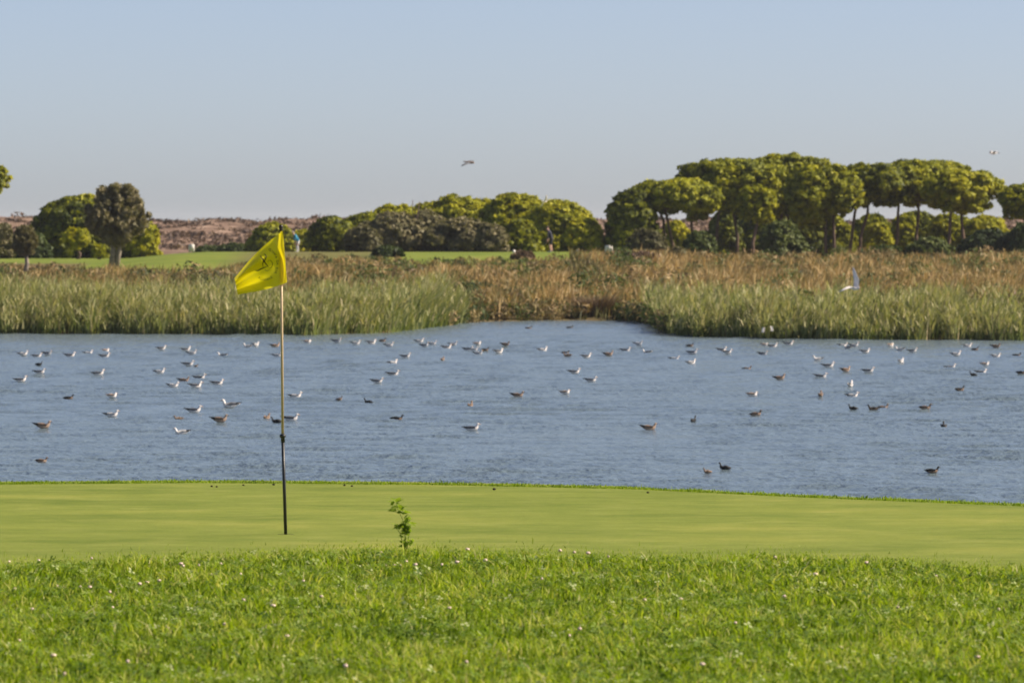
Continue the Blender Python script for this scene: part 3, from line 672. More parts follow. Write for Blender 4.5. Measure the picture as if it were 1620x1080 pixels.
# cloth: hoist sleeve round the pole, then hanging pleats blown to the left
HT, HB = np.array([447.5, 366.]), np.array([454.0, 447.5]); FT, FB = np.array([371., 441.]), np.array([376., 467.])
def cloth_px(u, v_):
    top = HT + (FT - HT) * u + np.array([-1.5, -4.5]) * math.sin(math.pi * u)
    bot = HB + (FB - HB) * u + np.array([0, 4.0]) * math.sin(math.pi * u) * (1 - .6 * u)
    return top + (bot - top) * v_
def cloth_dy(u, v_):
    k = min(1, u * 2.2)
    d = -.050 * k * math.sin(2 * math.pi * (1.28 * v_ - .08)) * (1 - .45 * u)      # diagonal pleats
    d += .028 * k * math.sin(2 * math.pi * (2.6 * v_ + .35 * u)) * u
    d += -.030 * math.exp(-((u - .02) / .09) ** 2) * (1 if u >= 0 else 1)           # sleeve bulge towards the viewer
    d += .012 * math.sin(7 * u + 2.5 * v_) * k + .05 * u * u
    return d
def cloth3(u, v_, off=0): p_ = cloth_px(u, v_); return fpx(p_[0], p_[1], cloth_dy(u, v_) + off)
NU, NV = 44, 34
V = [cloth3(i_ / NU, j / NV) for i_ in range(NU + 1) for j in range(NV + 1)]
Fs = [[i_ * (NV + 1) + j, (i_ + 1) * (NV + 1) + j, (i_ + 1) * (NV + 1) + j + 1, i_ * (NV + 1) + j + 1] for i_ in range(NU) for j in range(NV)]
m, t, b = nodemat('yellow_nylon')
nn = noise(t, 9, 3); rr = ramp(t, [(.3, (.80, .68, .010)), (.7, (.88, .76, .016))]); t.links.new(nn.outputs[0], rr.inputs[0]); t.links.new(rr.outputs[0], b.inputs['Base Color'])
b.inputs['Roughness'].default_value = .45
tr = t.nodes.new('ShaderNodeBsdfTranslucent'); tr.inputs[0].default_value = (.90, .78, .01, 1); mx = t.nodes.new('ShaderNodeMixShader'); mx.inputs[0].default_value = .48
t.links.new(b.outputs[0], mx.inputs[1]); t.links.new(tr.outputs[0], mx.inputs[2]); t.links.new(mx.outputs[0], t.nodes['Material Output'].inputs[0])
M['nylon'] = m
cloth = mesh_obj('flag_cloth', V, Fs, M['nylon'], fl, smooth=True)
# hoist sleeve
V = []; NS = 14
for j in range(19):
    v_ = j / 18; c0 = np.array([445.2, 366.5]) + (np.array([448.6, 447.5]) - np.array([445.2, 366.5])) * v_
    for k in range(NS):
        a_ = 2 * math.pi * k / NS; rad = 1.9 + 3.6 * v_ ** .8
        V.append(fpx(c0[0] + rad * math.cos(a_), c0[1], .014 * math.sin(a_) * (1 + v_)))
Fs = [[j * NS + k, j * NS + (k + 1) % NS, (j + 1) * NS + (k + 1) % NS, (j + 1) * NS + k] for j in range(18) for k in range(NS)]
mesh_obj('hoist_sleeve', V, Fs, M['nylon'], fl, smooth=True)
# printed monogram and ring lettering, lying on the cloth
def inv_cloth(px, py):
    u, v_ = .5, .5
    for _ in range(30):
        p0 = cloth_px(u, v_); e = 1e-4
        Ju = (cloth_px(u + e, v_) - p0) / e; Jv = (cloth_px(u, v_ + e) - p0) / e
        s_ = np.linalg.lstsq(np.stack([Ju, Jv], 1), np.array([px, py]) - p0, rcond=None)[0]; u += s_[0] * .8; v_ += s_[1] * .8
        u = min(max(u, 0), 1); v_ = min(max(v_, 0), 1)
    return u, v_
def crop(cx, cy): return (364 + cx / 9, 352 + cy / 9)
def pr(cx, cy): u, v_ = inv_cloth(*crop(cx, cy)); return cloth3(u, v_, -.004)
M['print'] = plain('black_print', (.02, .018, .012), .6, .2, 30)
def smooth_path(pts, n=8):
    out = []
    P_ = [np.array(q, float) for q in pts]; P_ = [P_[0]] + P_ + [P_[-1]]
    for k in range(1, len(P_) - 2):
        for i_ in range(n):
            t_ = i_ / n; a_, b_, c_, d_ = P_[k - 1:k + 3]
            out.append(.5 * (2 * b_ + (c_ - a_) * t_ + (2 * a_ - 5 * b_ + 4 * c_ - d_) * t_ ** 2 + (3 * b_ - a_ - 3 * c_ + d_) * t_ ** 3))
    out.append(P_[-1]); return out
strokes = [([(432, 482), (450, 512), (480, 550), (505, 590), (545, 640)], 17), ([(482, 458), (506, 470), (512, 500), (500, 535), (476, 565), (464, 600), (470, 640)], 14),
           ([(362, 692), (395, 694), (440, 670), (490, 648), (520, 638)], 16), ([(535, 560), (570, 548), (598, 575), (602, 615), (585, 650), (550, 660)], 7), ([(490, 680), (530, 695), (570, 675)], 5)]
mono_v, mono_f = [], []
for pts, wdt in strokes:
    P_ = smooth_path(pts); o_ = len(mono_v); n_ = len(P_)
    for k, q in enumerate(P_):
        tn = P_[min(k + 1, n_ - 1)] - P_[max(k - 1, 0)]; tn = tn / (np.linalg.norm(tn) + 1e-9); nr = np.array([-tn[1], tn[0]]) * wdt / 2 * (.45 + .55 * math.sin(math.pi * k / (n_ - 1)))
        mono_v += [pr(*(q - nr)), pr(*(q + nr))]
    mono_f += [[o_ + 2 * k, o_ + 2 * k + 1, o_ + 2 * k + 3, o_ + 2 * k + 2] for k in range(n_ - 1)]
mesh_obj('monogram', mono_v, mono_f, M['print'], cloth)
def ring_text(txt, a0, a1, outward):
    for k, ch in enumerate(txt):
        if ch == ' ': continue
        cu = bpy.data.curves.new('letter', 'FONT'); cu.body = ch; cu.size = 48; cu.align_x = 'CENTER'; cu.resolution_u = 2
        to = bpy.data.objects.new('letter_tmp', cu); C.objects.link(to)
        bpy.context.view_layer.update()
        me = to.evaluated_get(bpy.context.evaluated_depsgraph_get()).to_mesh()
        vv = np.array([q.co[:2] for q in me.vertices]); ff = [list(q.vertices) for q in me.polygons]
        a_ = math.radians(a0 + (a1 - a0) * k / (len(txt) - 1))
        c_ = np.array([498 + 175 * math.cos(a_), 600 - 222 * math.sin(a_)])
        ux = np.array([math.sin(a_), math.cos(a_)]) * (1 if outward else -1); uy = np.array([math.cos(a_), -math.sin(a_)]) * (1 if outward else -1)
        V = [pr(*(c_ + ux * q[0] + uy * (q[1] - 14))) for q in vv]
        to.to_mesh_clear(); bpy.data.objects.remove(to)
        mesh_obj('letter', V, ff, M['print'], cloth)
ring_text('QUINTA DA RIA', 68, -32, True)
ring_text('ALGARVE', 242, 302, False)
# cup
m = M['black']
V = [(0.054 * math.cos(k * math.pi / 12), 0.054 * math.sin(k * math.pi / 12), z_) for z_ in (.0072, -.05) for k in range(24)]
Fs = [[k, (k + 1) % 24, 24 + (k + 1) % 24, 24 + k] for k in range(24)] + [list(range(24, 48))]
tag(mesh_obj('golf_hole', V, Fs, m, loc=(FX[0], FX[1], GREEN_Z)), 'dark cup the flagstick stands in', 'golf hole')
#@@BIRDS
M['white'] = plain('white_feathers', (.80, .74, .70), .8, .08, 30)
M['mantle'] = plain('grey_mantle', (.11, .115, .13), .8, .2, 30)
M['palemantle'] = plain('pale_grey_mantle', (.42, .41, .41), .8, .15, 30)
M['brownf'] = plain('brown_feathers', (.19, .125, .085), .8, .35, 40)
M['tanf'] = plain('tan_feathers', (.38, .27, .20), .8, .25, 40)
M['blackf'] = plain('black_feathers', (.012, .013, .015), .7, .3, 30)
M['bill'] = plain('orange_bill', (.45, .22, .05), .5, .1, 30)
M['whitebill'] = plain('white_bill', (.75, .72, .68), .5, .05, 30)
def loft(rings, n=12):
    """rings: (x, z, half width, half height). returns verts, faces, ring id and upper flag per face"""
    P_ = np.array([(q[0], 0, q[1]) for q in rings]); V, Fs, info = [], [], []
    for k, q in enumerate(rings):
        tn = P_[min(k + 1, len(P_) - 1)] - P_[max(k - 1, 0)]; tn /= np.linalg.norm(tn); nz = np.array([-tn[2], 0, tn[0]])
        for j in range(n):
            a_ = 2 * math.pi * j / n; V.append(P_[k] + np.array([0, 1, 0]) * q[2] * math.cos(a_) + nz * q[3] * math.sin(a_))
    for k in range(len(rings) - 1):
        for j in range(n): Fs.append([k * n + j, k * n + (j + 1) % n, (k + 1) * n + (j + 1) % n, (k + 1) * n + j]); info.append((k, math.sin(2 * math.pi * (j + .5) / n)))
    Fs.append(list(range(n))[::-1]); info.append((0, 0)); Fs.append([(len(rings) - 1) * n + j for j in range(n)]); info.append((len(rings) - 2, 0))
    return V, Fs, info
def swimmer(name, kind):
    """floating bird facing +X; waterline at z = 0"""
    head, back, flank, tip, bill = {'gull': ('white', 'mantle', 'white', 'blackf', 'bill'), 'pale': ('white', 'palemantle', 'white', 'blackf', 'bill'), 'rest': ('white', 'tanf', 'white', 'brownf', 'bill'),
        'young': ('tanf', 'brownf', 'tanf', 'blackf', 'blackf'), 'duck': ('brownf', 'brownf', 'tanf', 'blackf', 'blackf'), 'dark': ('blackf', 'blackf', 'brownf', 'blackf', 'blackf'), 'coot': ('blackf', 'blackf', 'blackf', 'blackf', 'whitebill'), 'grebe': ('brownf', 'brownf', 'tanf', 'brownf', 'blackf')}[kind]
    if kind in ('gull', 'pale', 'young'):
        R = [(-.19, .070, .006, .004), (-.15, .062, .026, .012), (-.09, .045, .05, .034), (-.02, .030, .066, .052), (.05, .030, .066, .055), (.10, .042, .052, .050), (.128, .075, .034, .036), (.140, .108, .025, .026), (.148, .132, .026, .027), (.163, .146, .025, .024), (.180, .143, .014, .014), (.192, .139, .008, .008), (.218, .132, .003, .004)]
        wing = ((.095, .052, .062), (.0, .064, .070), (-.10, .046, .074), (-.235, .012, .102)); hs = 6
    elif kind == 'rest':
        R = [(-.18, .066, .006, .004), (-.14, .060, .03, .014), (-.09, .048, .055, .038), (-.02, .038, .07, .058), (.05, .038, .07, .060), (.09, .055, .058, .056), (.105, .088, .036, .036), (.110, .108, .030, .028), (.122, .118, .028, .026), (.140, .114, .016, .015), (.152, .108, .008, .008), (.172, .100, .003, .004)]
        wing = ((.08, .056, .070), (.0, .07, .078), (-.09, .05, .078), (-.20, .015, .098)); hs = 6
    elif kind in ('duck', 'dark'):
        R = [(-.20, .048, .010, .004), (-.165, .040, .032, .014), (-.10, .028, .058, .040), (-.02, .022, .072, .052), (.06, .022, .068, .054), (.11, .034, .050, .050), (.138, .068, .028, .030), (.148, .100, .022, .023), (.154, .122, .027, .027), (.170, .136, .026, .025), (.190, .130, .016, .014), (.206, .122, .013, .007), (.232, .116, .012, .004)]
        wing = ((.08, .056, .050), (.0, .070, .056), (-.08, .052, .056), (-.17, .018, .060)); hs = 6
    elif kind == 'coot':
        R = [(-.165, .022, .010, .008), (-.13, .030, .042, .028), (-.07, .030, .064, .050), (0, .030, .070, .060), (.06, .032, .062, .056), (.098, .050, .042, .044), (.118, .088, .024, .026), (.126, .120, .018, .019), (.134, .148, .023, .023), (.150, .160, .022, .021), (.166, .154, .011, .012), (.176, .149, .007, .008), (.194, .142, .002, .003)]
        wing = ((.06, .056, .058), (.0, .068, .064), (-.06, .054, .060), (-.13, .02, .050)); hs = 6
    else:
        R = [(-.13, .030, .012, .012), (-.10, .032, .038, .030), (-.05, .028, .052, .042), (0, .026, .054, .046), (.05, .030, .042, .040), (.072, .055, .024, .026), (.080, .090, .016, .017), (.085, .120, .017, .018), (.098, .132, .018, .017), (.112, .128, .008, .008), (.135, .122, .002, .003)]
        wing = ((.04, .044, .048), (0, .052, .052), (-.05, .042, .048), (-.10, .018, .042)); hs = 5
    V, Fs, info = loft(R); names = ['body_flank', 'back', 'head', 'tip', 'bill']
    mats = [M[flank], M[back], M[head], M[tip], M[bill]]
    nb = len(R) - 1; mi = []
    for k, up in info:
        if k >= nb - 2: mi.append(4)
        elif k >= hs: mi.append(2)
        elif k <= 1: mi.append(0 if kind in ('gull', 'pale', 'rest') else 1)
        elif up > .3: mi.append(1)
        else: mi.append(0)
    for sgn in (-1, 1):                       # folded wings
        o_ = len(V); n_ = 8; th = [.016, .030, .026, .003]; hh = [.020, .036, .026, .005]
        for k, q in enumerate(wing):
            for j in range(n_):
                a_ = 2 * math.pi * j / n_; V.append(np.array([q[0], sgn * q[1] + th[k] * .45 * math.cos(a_), q[2] + hh[k] * math.sin(a_)]))
        for k in range(3):
            for j in range(n_): Fs.append([o_ + k * n_ + j, o_ + k * n_ + (j + 1) % n_, o_ + (k + 1) * n_ + (j + 1) % n_, o_ + (k + 1) * n_ + j]); mi.append(3 if k == 2 else 1)
        Fs.append([o_ + j for j in range(n_)]); mi.append(1)
    return mesh_obj(name, V, Fs, mats, matidx=mi, smooth=True)
NAME = {'gull': 'gull', 'pale': 'gull', 'rest': 'gull', 'young': 'gull', 'duck': 'duck', 'dark': 'duck', 'coot': 'coot', 'grebe': 'grebe'}
LOOK = {'gull': 'dark backed gull', 'pale': 'white gull', 'rest': 'tucked white gull', 'young': 'brown young gull', 'duck': 'brown duck', 'dark': 'blackish duck', 'coot': 'black coot', 'grebe': 'slim grebe'}
proto = {}
# hand written: px, py(centre), kind, facing (degrees, 0 = right, 180 = left, 90 = away), label tail
birds = [
 (61, 576, 'coot', 10, 'facing right just below the far row at left'), (62, 592, 'gull', 0, 'with raised tail below the small black coot at left'), (32, 602, 'gull', 0, 'nearest the left edge, lower left of a raised tail gull'),
 (155, 592, 'gull', 5, 'alone between left edge trio and the busy left group'), (108, 628, 'dark', 10, 'slim with upright neck left of a plump pale gull'), (177, 628, 'rest', 0, 'plump, directly above a larger gull at left'),
 (176, 656, 'pale', 0, 'large, with dark wingtips, right of and above the tan bird near left edge'), (67, 676, 'young', 0, 'with dark head, large, lowest gull near left edge'), (65, 727, 'duck', 0, 'trailing a wake near left, closest bird to the green'),
 (297, 577, 'gull', 0, 'just above the busy left group'), (310, 578, 'grebe', 0, 'right beside a dark gull above the busy left group'), (252, 589, 'pale', 0, 'upper left of the busy left group'), (290, 600, 'young', 0, 'in the middle of the busy left group'),
 (315, 596, 'gull', 0, 'at the upper right of the busy left group'), (273, 609, 'pale', 0, 'with upright neck at lower left of the busy group'), (309, 611, 'gull', 15, 'at the bottom of the busy left group'), (343, 605, 'gull', 0, 'rightmost of the busy left group'),
 (467, 628, 'pale', 0, 'floating just right of the tan pole'), (365, 643, 'gull', 180, 'facing left with long raised wings left of the pole'), (283, 659, 'duck', 200, 'small, between the large pale gull and a dark gull'), (306, 650, 'gull', 0, 'with raised dark wingtip above the large tan gull'),
 (347, 666, 'young', 0, 'large and tan, left of the pole below a left facing gull'), (288, 682, 'pale', 180, 'facing left, bright and compact, below a small brown duck'), (422, 660, 'duck', 60, 'round, seen from behind, just left of the pole'), (438, 665, 'coot', 180, 'facing left against the pole'), (459, 662, 'gull', 0, 'passing behind the pole above its black half'),
 (641, 564, 'gull', 0, 'below the far row right of the pole, upper one of two'), (621, 572, 'pale', 30, 'small, lower left of a dark gull under the far row'), (700, 568, 'duck', 70, 'small, seen from behind, below the reed tip'), (621, 591, 'gull', 0, 'with long dark back above the weed sprig'), (596, 604, 'gull', 0, 'lower left of the long backed gull above the sprig'),
 (537, 631, 'grebe', 0, 'right of the pole, left of a lone black coot'), (583, 635, 'coot', 150, 'alone, facing left, between pole and weed sprig'), (627, 661, 'dark', 0, 'with upright neck directly above the weed sprig'), (744, 639, 'duck', 80, 'seen from behind, above a large gull right of the sprig'), (746, 677, 'gull', 0, 'large, nearest gull right of the weed sprig'),
 (836, 518, 'duck', 0, 'far back in the inlet, left one of two'), (901, 518, 'dark', 0, 'far back in the inlet, right one of two'), (908, 589, 'gull', 0, 'mid water below the inlet, upper of two'), (934, 601, 'gull', 0, 'mid water below the inlet, lower of two'), (818, 626, 'young', 0, 'compact, mid water left of a tucked gull'), (894, 621, 'rest', 0, 'mid water right of a compact brown gull'), (1026, 677, 'young', 0, 'large and tan, alone in the lower middle water'),
 (1093, 573, 'pale', 20, 'below the far row, left of the small pale duck'), (1181, 582, 'duck', 0, 'small and pale backed, alone below the right reeds'), (1233, 598, 'young', 0, 'below the right reeds, left of a white headed gull'), (1294, 569, 'pale', 190, 'bright, above a large dark backed gull at right'), (1310, 579, 'gull', 0, 'large with raised dark back below a bright white gull'), (1298, 596, 'gull', 0, 'below the large raised back gull at right'), (1337, 587, 'young', 30, 'just right of and below the large raised back gull'),
 (1190, 624, 'rest', 0, 'long and low, upper left of the reddish duck'), (1298, 626, 'duck', 80, 'round, seen from behind, below white headed gull at right'), (1195, 654, 'duck', 0, 'reddish, alone below the long tucked gull'), (1097, 665, 'coot', 60, 'seen from behind in the lower middle water'), (1345, 610, 'pale', 70, 'seen from behind with raised white wings at right'), (1348, 624, 'pale', 0, 'right under the gull with raised white wings'),
 (1119, 745, 'grebe', 180, 'facing left beside the nearest black coot'), (1147, 739, 'coot', 180, 'nearest to the green, facing left with raised head'), (1373, 588, 'gull', 0, 'long and dark, right of the brownish one under the right reeds'), (1503, 580, 'gull', 0, 'between the long dark gull and the pair at far right'), (1558, 578, 'rest', 0, 'above a dark gull and a coot at far right'), (1551, 587, 'gull', 10, 'with raised tail right above a coot at far right'), (1540, 593, 'coot', 180, 'facing left below a dark gull at far right'), (1425, 573, 'pale', 60, 'small, seen from behind, below far row at right'),
 (1615, 590, 'dark', 0, 'cut by the right edge'), (1518, 615, 'dark', 20, 'alone, lower left of the coot at far right'), (1350, 646, 'coot', 180, 'facing left below the two stacked white gulls'), (1382, 646, 'dark', 180, 'touching tail of a reddish duck at right'), (1396, 643, 'duck', 0, 'reddish, with a blackish duck at its tail'), (1463, 646, 'duck', 0, 'with upright head, right of the reddish duck pair'), (1493, 672, 'dark', 80, 'round, seen from behind, in lower right water'), (1474, 745, 'dark', 0, 'lowest bird at right, nearest the green'),
]
far_row = [(36, 561, 'pale'), (58, 563, 'gull'), (74, 561, 'gull'), (110, 562, 'gull'), (139, 557, 'pale'), (167, 554, 'rest'), (165, 562, 'gull'), (255, 552, 'gull'), (294, 553, 'gull'), (303, 559, 'pale'), (352, 561, 'gull'), (392, 548, 'pale'), (404, 547, 'pale'), (435, 547, 'young'), (438, 562, 'pale'),
 (486, 541, 'rest'), (532, 541, 'gull'), (562, 544, 'pale'), (587, 542, 'gull'), (605, 539, 'dark'), (615, 546, 'pale'), (663, 540, 'pale'), (671, 547, 'gull'), (683, 544, 'pale'), (706, 549, 'gull'), (716, 545, 'pale'), (740, 552, 'gull'), (749, 553, 'pale'), (755, 545, 'rest'), (756, 559, 'pale'), (767, 554, 'dark'), (788, 557, 'gull'), (799, 548, 'young'),
 (858, 553, 'pale'), (894, 557, 'dark'), (898, 563, 'duck'), (927, 564, 'gull'), (962, 561, 'young'), (989, 553, 'gull'), (1009, 545, 'pale'), (1024, 556, 'gull'), (1066, 566, 'pale'), (1091, 547, 'dark'), (1095, 558, 'gull'), (1141, 553, 'gull'), (1150, 558, 'gull'), (1206, 560, 'gull'), (1209, 545, 'rest'), (1222, 547, 'gull'), (1247, 544, 'gull'),
 (1333, 545, 'pale'), (1342, 550, 'gull'), (1351, 547, 'pale'), (1368, 556, 'gull'), (1409, 547, 'rest'), (1424, 553, 'pale'), (1443, 556, 'gull'), (1512, 561, 'pale'), (1530, 547, 'pale'), (1542, 552, 'dark'), (1575, 548, 'young'), (1575, 563, 'pale'), (1608, 561, 'dark')]
ORD = 'first second third fourth fifth sixth seventh eighth ninth tenth eleventh twelfth thirteenth fourteenth fifteenth sixteenth seventeenth eighteenth nineteenth twentieth'.split()
secs = [(0, 446, 'far row between left edge and the pole'), (446, 735, 'far row between the pole and the reed tip'), (735, 1030, 'far row across the mouth of the inlet'), (1030, 1290, 'far row under left half of right reeds'), (1290, 1700, 'far row under right half of right reeds')]
cnt = {}
for px, py, kd in sorted(far_row):
    s_ = [q for q in secs if q[0] <= px < q[1]][0]; cnt[s_] = cnt.get(s_, 0) + 1
    birds.append((px, py, kd, random.choice([-25, -12, 0, 0, 8, 15, 20, 40, 165]) if kd != 'dark' else 20, f'{ORD[cnt[s_] - 1]} from left in {s_[2]}'))
SIZE = {'gull': 1.12, 'pale': 1.08, 'rest': 1.0, 'young': 1.14, 'duck': .92, 'dark': .92, 'coot': .88, 'grebe': .85}
BIG = {(67, 676): .95, (65, 727): .85, (365, 643): 1.15, (1310, 579): 1.1, (1119, 745): .95, (1147, 739): .95, (1474, 745): .85, (310, 578): .8, (283, 659): .75}
rb = np.random.default_rng(12)
for px, py, kd, deg, lab in birds:
    q = on_plane(px, py, .05)
    if kd not in proto: o = proto[kd] = swimmer(NAME[kd], kd)
    else: o = proto[kd].copy(); C.objects.link(o)
    s_ = SIZE[kd] * BIG.get((px, py), 1) * rb.uniform(.94, 1.06)
    o.name = NAME[kd]; o.location = (q[0], q[1], float(waves(np.array([q[0]]), np.array([q[1]]))[0]) + .012); o.scale = (s_, s_, s_)
    o.rotation_euler = (0, rb.uniform(-.05, .05), math.radians(deg + rb.uniform(-8, 8)))
    tag(o, LOOK[kd] + ', ' + lab if not lab.startswith('with') else LOOK[kd] + ' ' + lab, {'gull': 'gull', 'duck': 'duck', 'coot': 'coot', 'grebe': 'grebe'}[NAME[kd]], 'birds on the lake')
# flying gulls
def flyer(label, loc, heading, wl, wr, body, wing, scale, roll=0, pitch=0, chord=1.0):
    """wl / wr: wing raise angles (inner, outer) in degrees"""
    R = [(-.20, 0, .045, .004), (-.13, 0, .03, .014), (-.06, 0, .042, .036), (.02, 0, .05, .045), (.09, .004, .042, .038), (.13, .012, .03, .03), (.155, .016, .027, .027), (.175, .016, .017, .017), (.188, .014, .008, .008), (.215, .008, .003, .003)]
    V, Fs, info = loft(R, 10); mi = [2 if k >= 7 else 0 for k, u in info]
    for sgn, (a1, a2) in ((1, wl), (-1, wr)):
        p0 = np.array([.03, sgn * .03, .015]); d1 = np.array([.05, sgn * math.cos(math.radians(a1)), math.sin(math.radians(a1))]); d2 = np.array([-.25, sgn * math.cos(math.radians(a2)), math.sin(math.radians(a2))])
        p1 = p0 + d1 * .20; p2 = p1 + d2 * .18; p3 = p1 + d2 * .33
        st_ = [(p0, .075 * chord, .014), (p1, .07 * chord, .012), (p2, .05 * chord, .008), (p3, .012 * chord, .003)]
        o_ = len(V); n_ = 8
        for c_, ch, th in st_:
            for j in range(n_): a_ = 2 * math.pi * j / n_; V.append(c_ + np.array([ch * math.cos(a_) - .02, 0, th * math.sin(a_)]))
        for k in range(3):
            for j in range(n_): Fs.append([o_ + k * n_ + j, o_ + k * n_ + (j + 1) % n_, o_ + (k + 1) * n_ + (j + 1) % n_, o_ + (k + 1) * n_ + j]); mi.append(3 if k == 2 and wing != 'white' else 1)
        Fs.append([o_ + 3 * n_ + j for j in range(n_)]); mi.append(1)
    o = mesh_obj('flying_gull', V, Fs, [M[body], M[wing], M['bill'], M['blackf']], matidx=mi, smooth=True)
    o.location = loc; o.rotation_euler = (math.radians(roll), math.radians(pitch), math.radians(heading)); o.scale = (scale,) * 3
    tag(o, label, 'gull', 'gulls in the air'); return o
flyer('dark winged gull flying in open sky above the central thicket', at(742, 257, 330), -20, (-14, -35), (15, 5), 'brownf', 'mantle', 1.7, 25, 10)
flyer('pale gull high in the sky above the right edge pine', at(1572, 243, 380), 200, (25, -20), (28, -15), 'white', 'palemantle', 1.5)
flyer('white gull flying just over the top of the central pines', at(861, 319, 400), 30, (-35, -50), (40, 55), 'white', 'white', 1.2)
flyer('white gull flying low before the right reeds with one wing raised', at(1353, 456, 246), -50, (76, 84), (24, -10), 'white', 'white', 1.65, 14, 0, 1.45)
flyer('white gull fluttering low against the right reeds, left one of a pair', at(1207, 525, 247), 160, (60, 70), (50, 60), 'white', 'white', .45)
flyer('white gull fluttering low against the right reeds, right one of a pair', at(1221, 523, 248), 20, (60, 75), (55, 65), 'white', 'white', .42)
#@@PEOPLE
def skinned(name, pts, edges, rad, root, mats, pick, parent, sub=2):
    me = bpy.data.meshes.new(name); me.from_pydata(pts, edges, []); o = bpy.data.objects.new(name, me); C.objects.link(o)
    mod = o.modifiers.new('s', 'SKIN'); mod.use_smooth_shade = True
    for k, q in enumerate(me.skin_vertices[0].data): q.radius = rad[k]; q.use_root = (k == root)
    o.modifiers.new('d', 'SUBSURF').levels = sub
    bpy.context.view_layer.update(); dg = bpy.context.evaluated_depsgraph_get()
    nm = bpy.data.meshes.new_from_object(o.evaluated_get(dg)); bpy.data.objects.remove(o)
    nm.materials.clear()
    for m_ in mats: nm.materials.append(m_)
    for p_ in nm.polygons: p_.material_index = pick(p_.center); p_.use_smooth = True
    ob = bpy.data.objects.new(name, nm); C.objects.link(ob); ob.parent = parent; return ob
M['skin'] = plain('skin', (.50, .29, .21), .6, .08, 10)
M['navy'] = plain('navy_cloth', (.016, .017, .035), .8, .3, 12)
M['blacktrousers'] = plain('dark_shorts', (.012, .012, .016), .8, .3, 12)
M['blue'] = plain('blue_cloth', (.03, .24, .40), .8, .2, 12)
M['palecloth'] = plain('pale_cloth', (.68, .66, .64), .8, .1, 12)
M['hair'] = plain('grey_hair', (.30, .26, .24), .9, .3, 30)
M['darkhair'] = plain('brown_hair', (.07, .045, .03), .9, .3, 30)
M['shoe'] = plain('white_shoe', (.65, .62, .58), .6, .1, 10)
def person(px, py, d, hpx, label, bend, top, bottom, legskin, hair, heading):
    """figure facing +X, bent forward at the hip by bend degrees"""
    q = at(px, py, d); z0 = float(H(q[0], d)); o = thing('person', label, 'person', (q[0], d, z0), math.radians(heading), 'golfers on the far lawn')
    b_ = math.radians(bend); s_, c_ = math.sin(b_), math.cos(b_)
    hip = np.array([-.06, 0, .90])
    def tor(l, y=0, fwd=0): return hip + np.array([s_ * l + c_ * fwd, y, c_ * l - s_ * fwd])
    P_, E, R = [], [], []
    def add(p, r_, par=None):
        P_.append(tuple(p)); R.append((r_, r_) if not isinstance(r_, tuple) else r_)
        if par is not None: E.append((par, len(P_) - 1))
        return len(P_) - 1
    h_ = add(hip, (.15, .12)); w_ = add(tor(.2), (.14, .11), h_); ch = add(tor(.42), (.165, .12), w_); nk = add(tor(.56), (.065, .065), ch)
    hd = add(tor(.66, 0, .02), (.085, .10), nk); add(tor(.78, 0, .02), (.065, .075), hd)
    hands = []
    for sg in (-1, 1):
        sh = add(tor(.48, sg * .2), .065, ch); el = add(tor(.22, sg * .24, .14), .045, sh); wr = add(tor(.02, sg * .12, .34), .032, el); hn = add(tor(-.06, sg * .09, .40), (.038, .022), wr); hands.append((P_[wr], P_[hn], sg))
        hp = add(hip + np.array([0, sg * .10, -.06]), .10, h_); kn = add((.06, sg * .14, .48), .068, hp); an = add((-.02, sg * .16, .09), .045, kn); ft = add((.05, sg * .17, .045), .042, an); add((.17, sg * .18, .035), .035, ft)
    waist = hip[2] + .04
    def pick(c):
        c = np.array(c); al = (c - hip) @ np.array([s_, 0, c_]); fw = (c - hip) @ np.array([c_, 0, -s_])
        if al > .57 or (fw > .24 and al < .26 and c[2] > .5): return 0
        if c[2] < .10: return 3
        if al > .0 and c[2] > .72: return 1
        return 2 if (c[2] > .50 or not legskin) else 0
    body = skinned('body', P_, E, R, 0, [M['skin'], M[top], M[bottom], M['shoe']], pick, o)
    # fingers
    for wr, hn, sg in hands:
        wr, hn = np.array(wr), np.array(hn); dr = (hn - wr) / np.linalg.norm(hn - wr); side = np.array([0, 1, 0.])
        parts = []
        for k, (off, L) in enumerate(((-.028, .055), (-.010, .07), (.008, .075), (.026, .065))):
            b0 = hn + side * off; parts.append(tube([b0 - dr * .01, b0 + dr * L * .5, b0 + dr * L * .8 - np.array([.02, 0, .02])], [.009, .0085, .006], 6))
        b0 = wr * .4 + hn * .6 - side * sg * .03; parts.append(tube([b0, b0 - side * sg * .02 + dr * .03, b0 - side * sg * .015 + dr * .06], [.010, .009, .007], 6))
        v_, f_ = join(parts); mesh_obj('fingers', v_, f_, M['skin'], o, smooth=True)
    hc = tor(.74, 0, .0); rings = []
    V, Fs = [], []
    for i_ in range(6):
        ph = math.pi * .62 * i_ / 5
        for j in range(12):
            a_ = 2 * math.pi * j / 12; loc_ = np.array([-.012 + .105 * math.sin(ph) * math.cos(a_), .088 * math.sin(ph) * math.sin(a_), .105 * math.cos(ph)])
            V.append(hc + np.array([c_ * loc_[0] + s_ * loc_[2], loc_[1], c_ * loc_[2] - s_ * loc_[0]]) + np.array([-.015, 0, .02]))
    for i_ in range(5):
        for j in range(12): Fs.append([i_ * 12 + j, i_ * 12 + (j + 1) % 12, (i_ + 1) * 12 + (j + 1) % 12, (i_ + 1) * 12 + j])
    mesh_obj('hair', V, Fs, M[hair], o, smooth=True)
    # face: nose, brow and ears
    parts = []
    fc = lambda l, y, f: tor(l, y, f)
    parts.append(tube([fc(.74, 0, .085), fc(.715, 0, .118), fc(.70, 0, .10)], [.008, .014, .008], 6))
    for sg in (-1, 1): parts.append(tube([fc(.75, sg * .082, 0), fc(.72, sg * .095, -.005), fc(.69, sg * .082, 0)], [.008, .014, .006], 6))
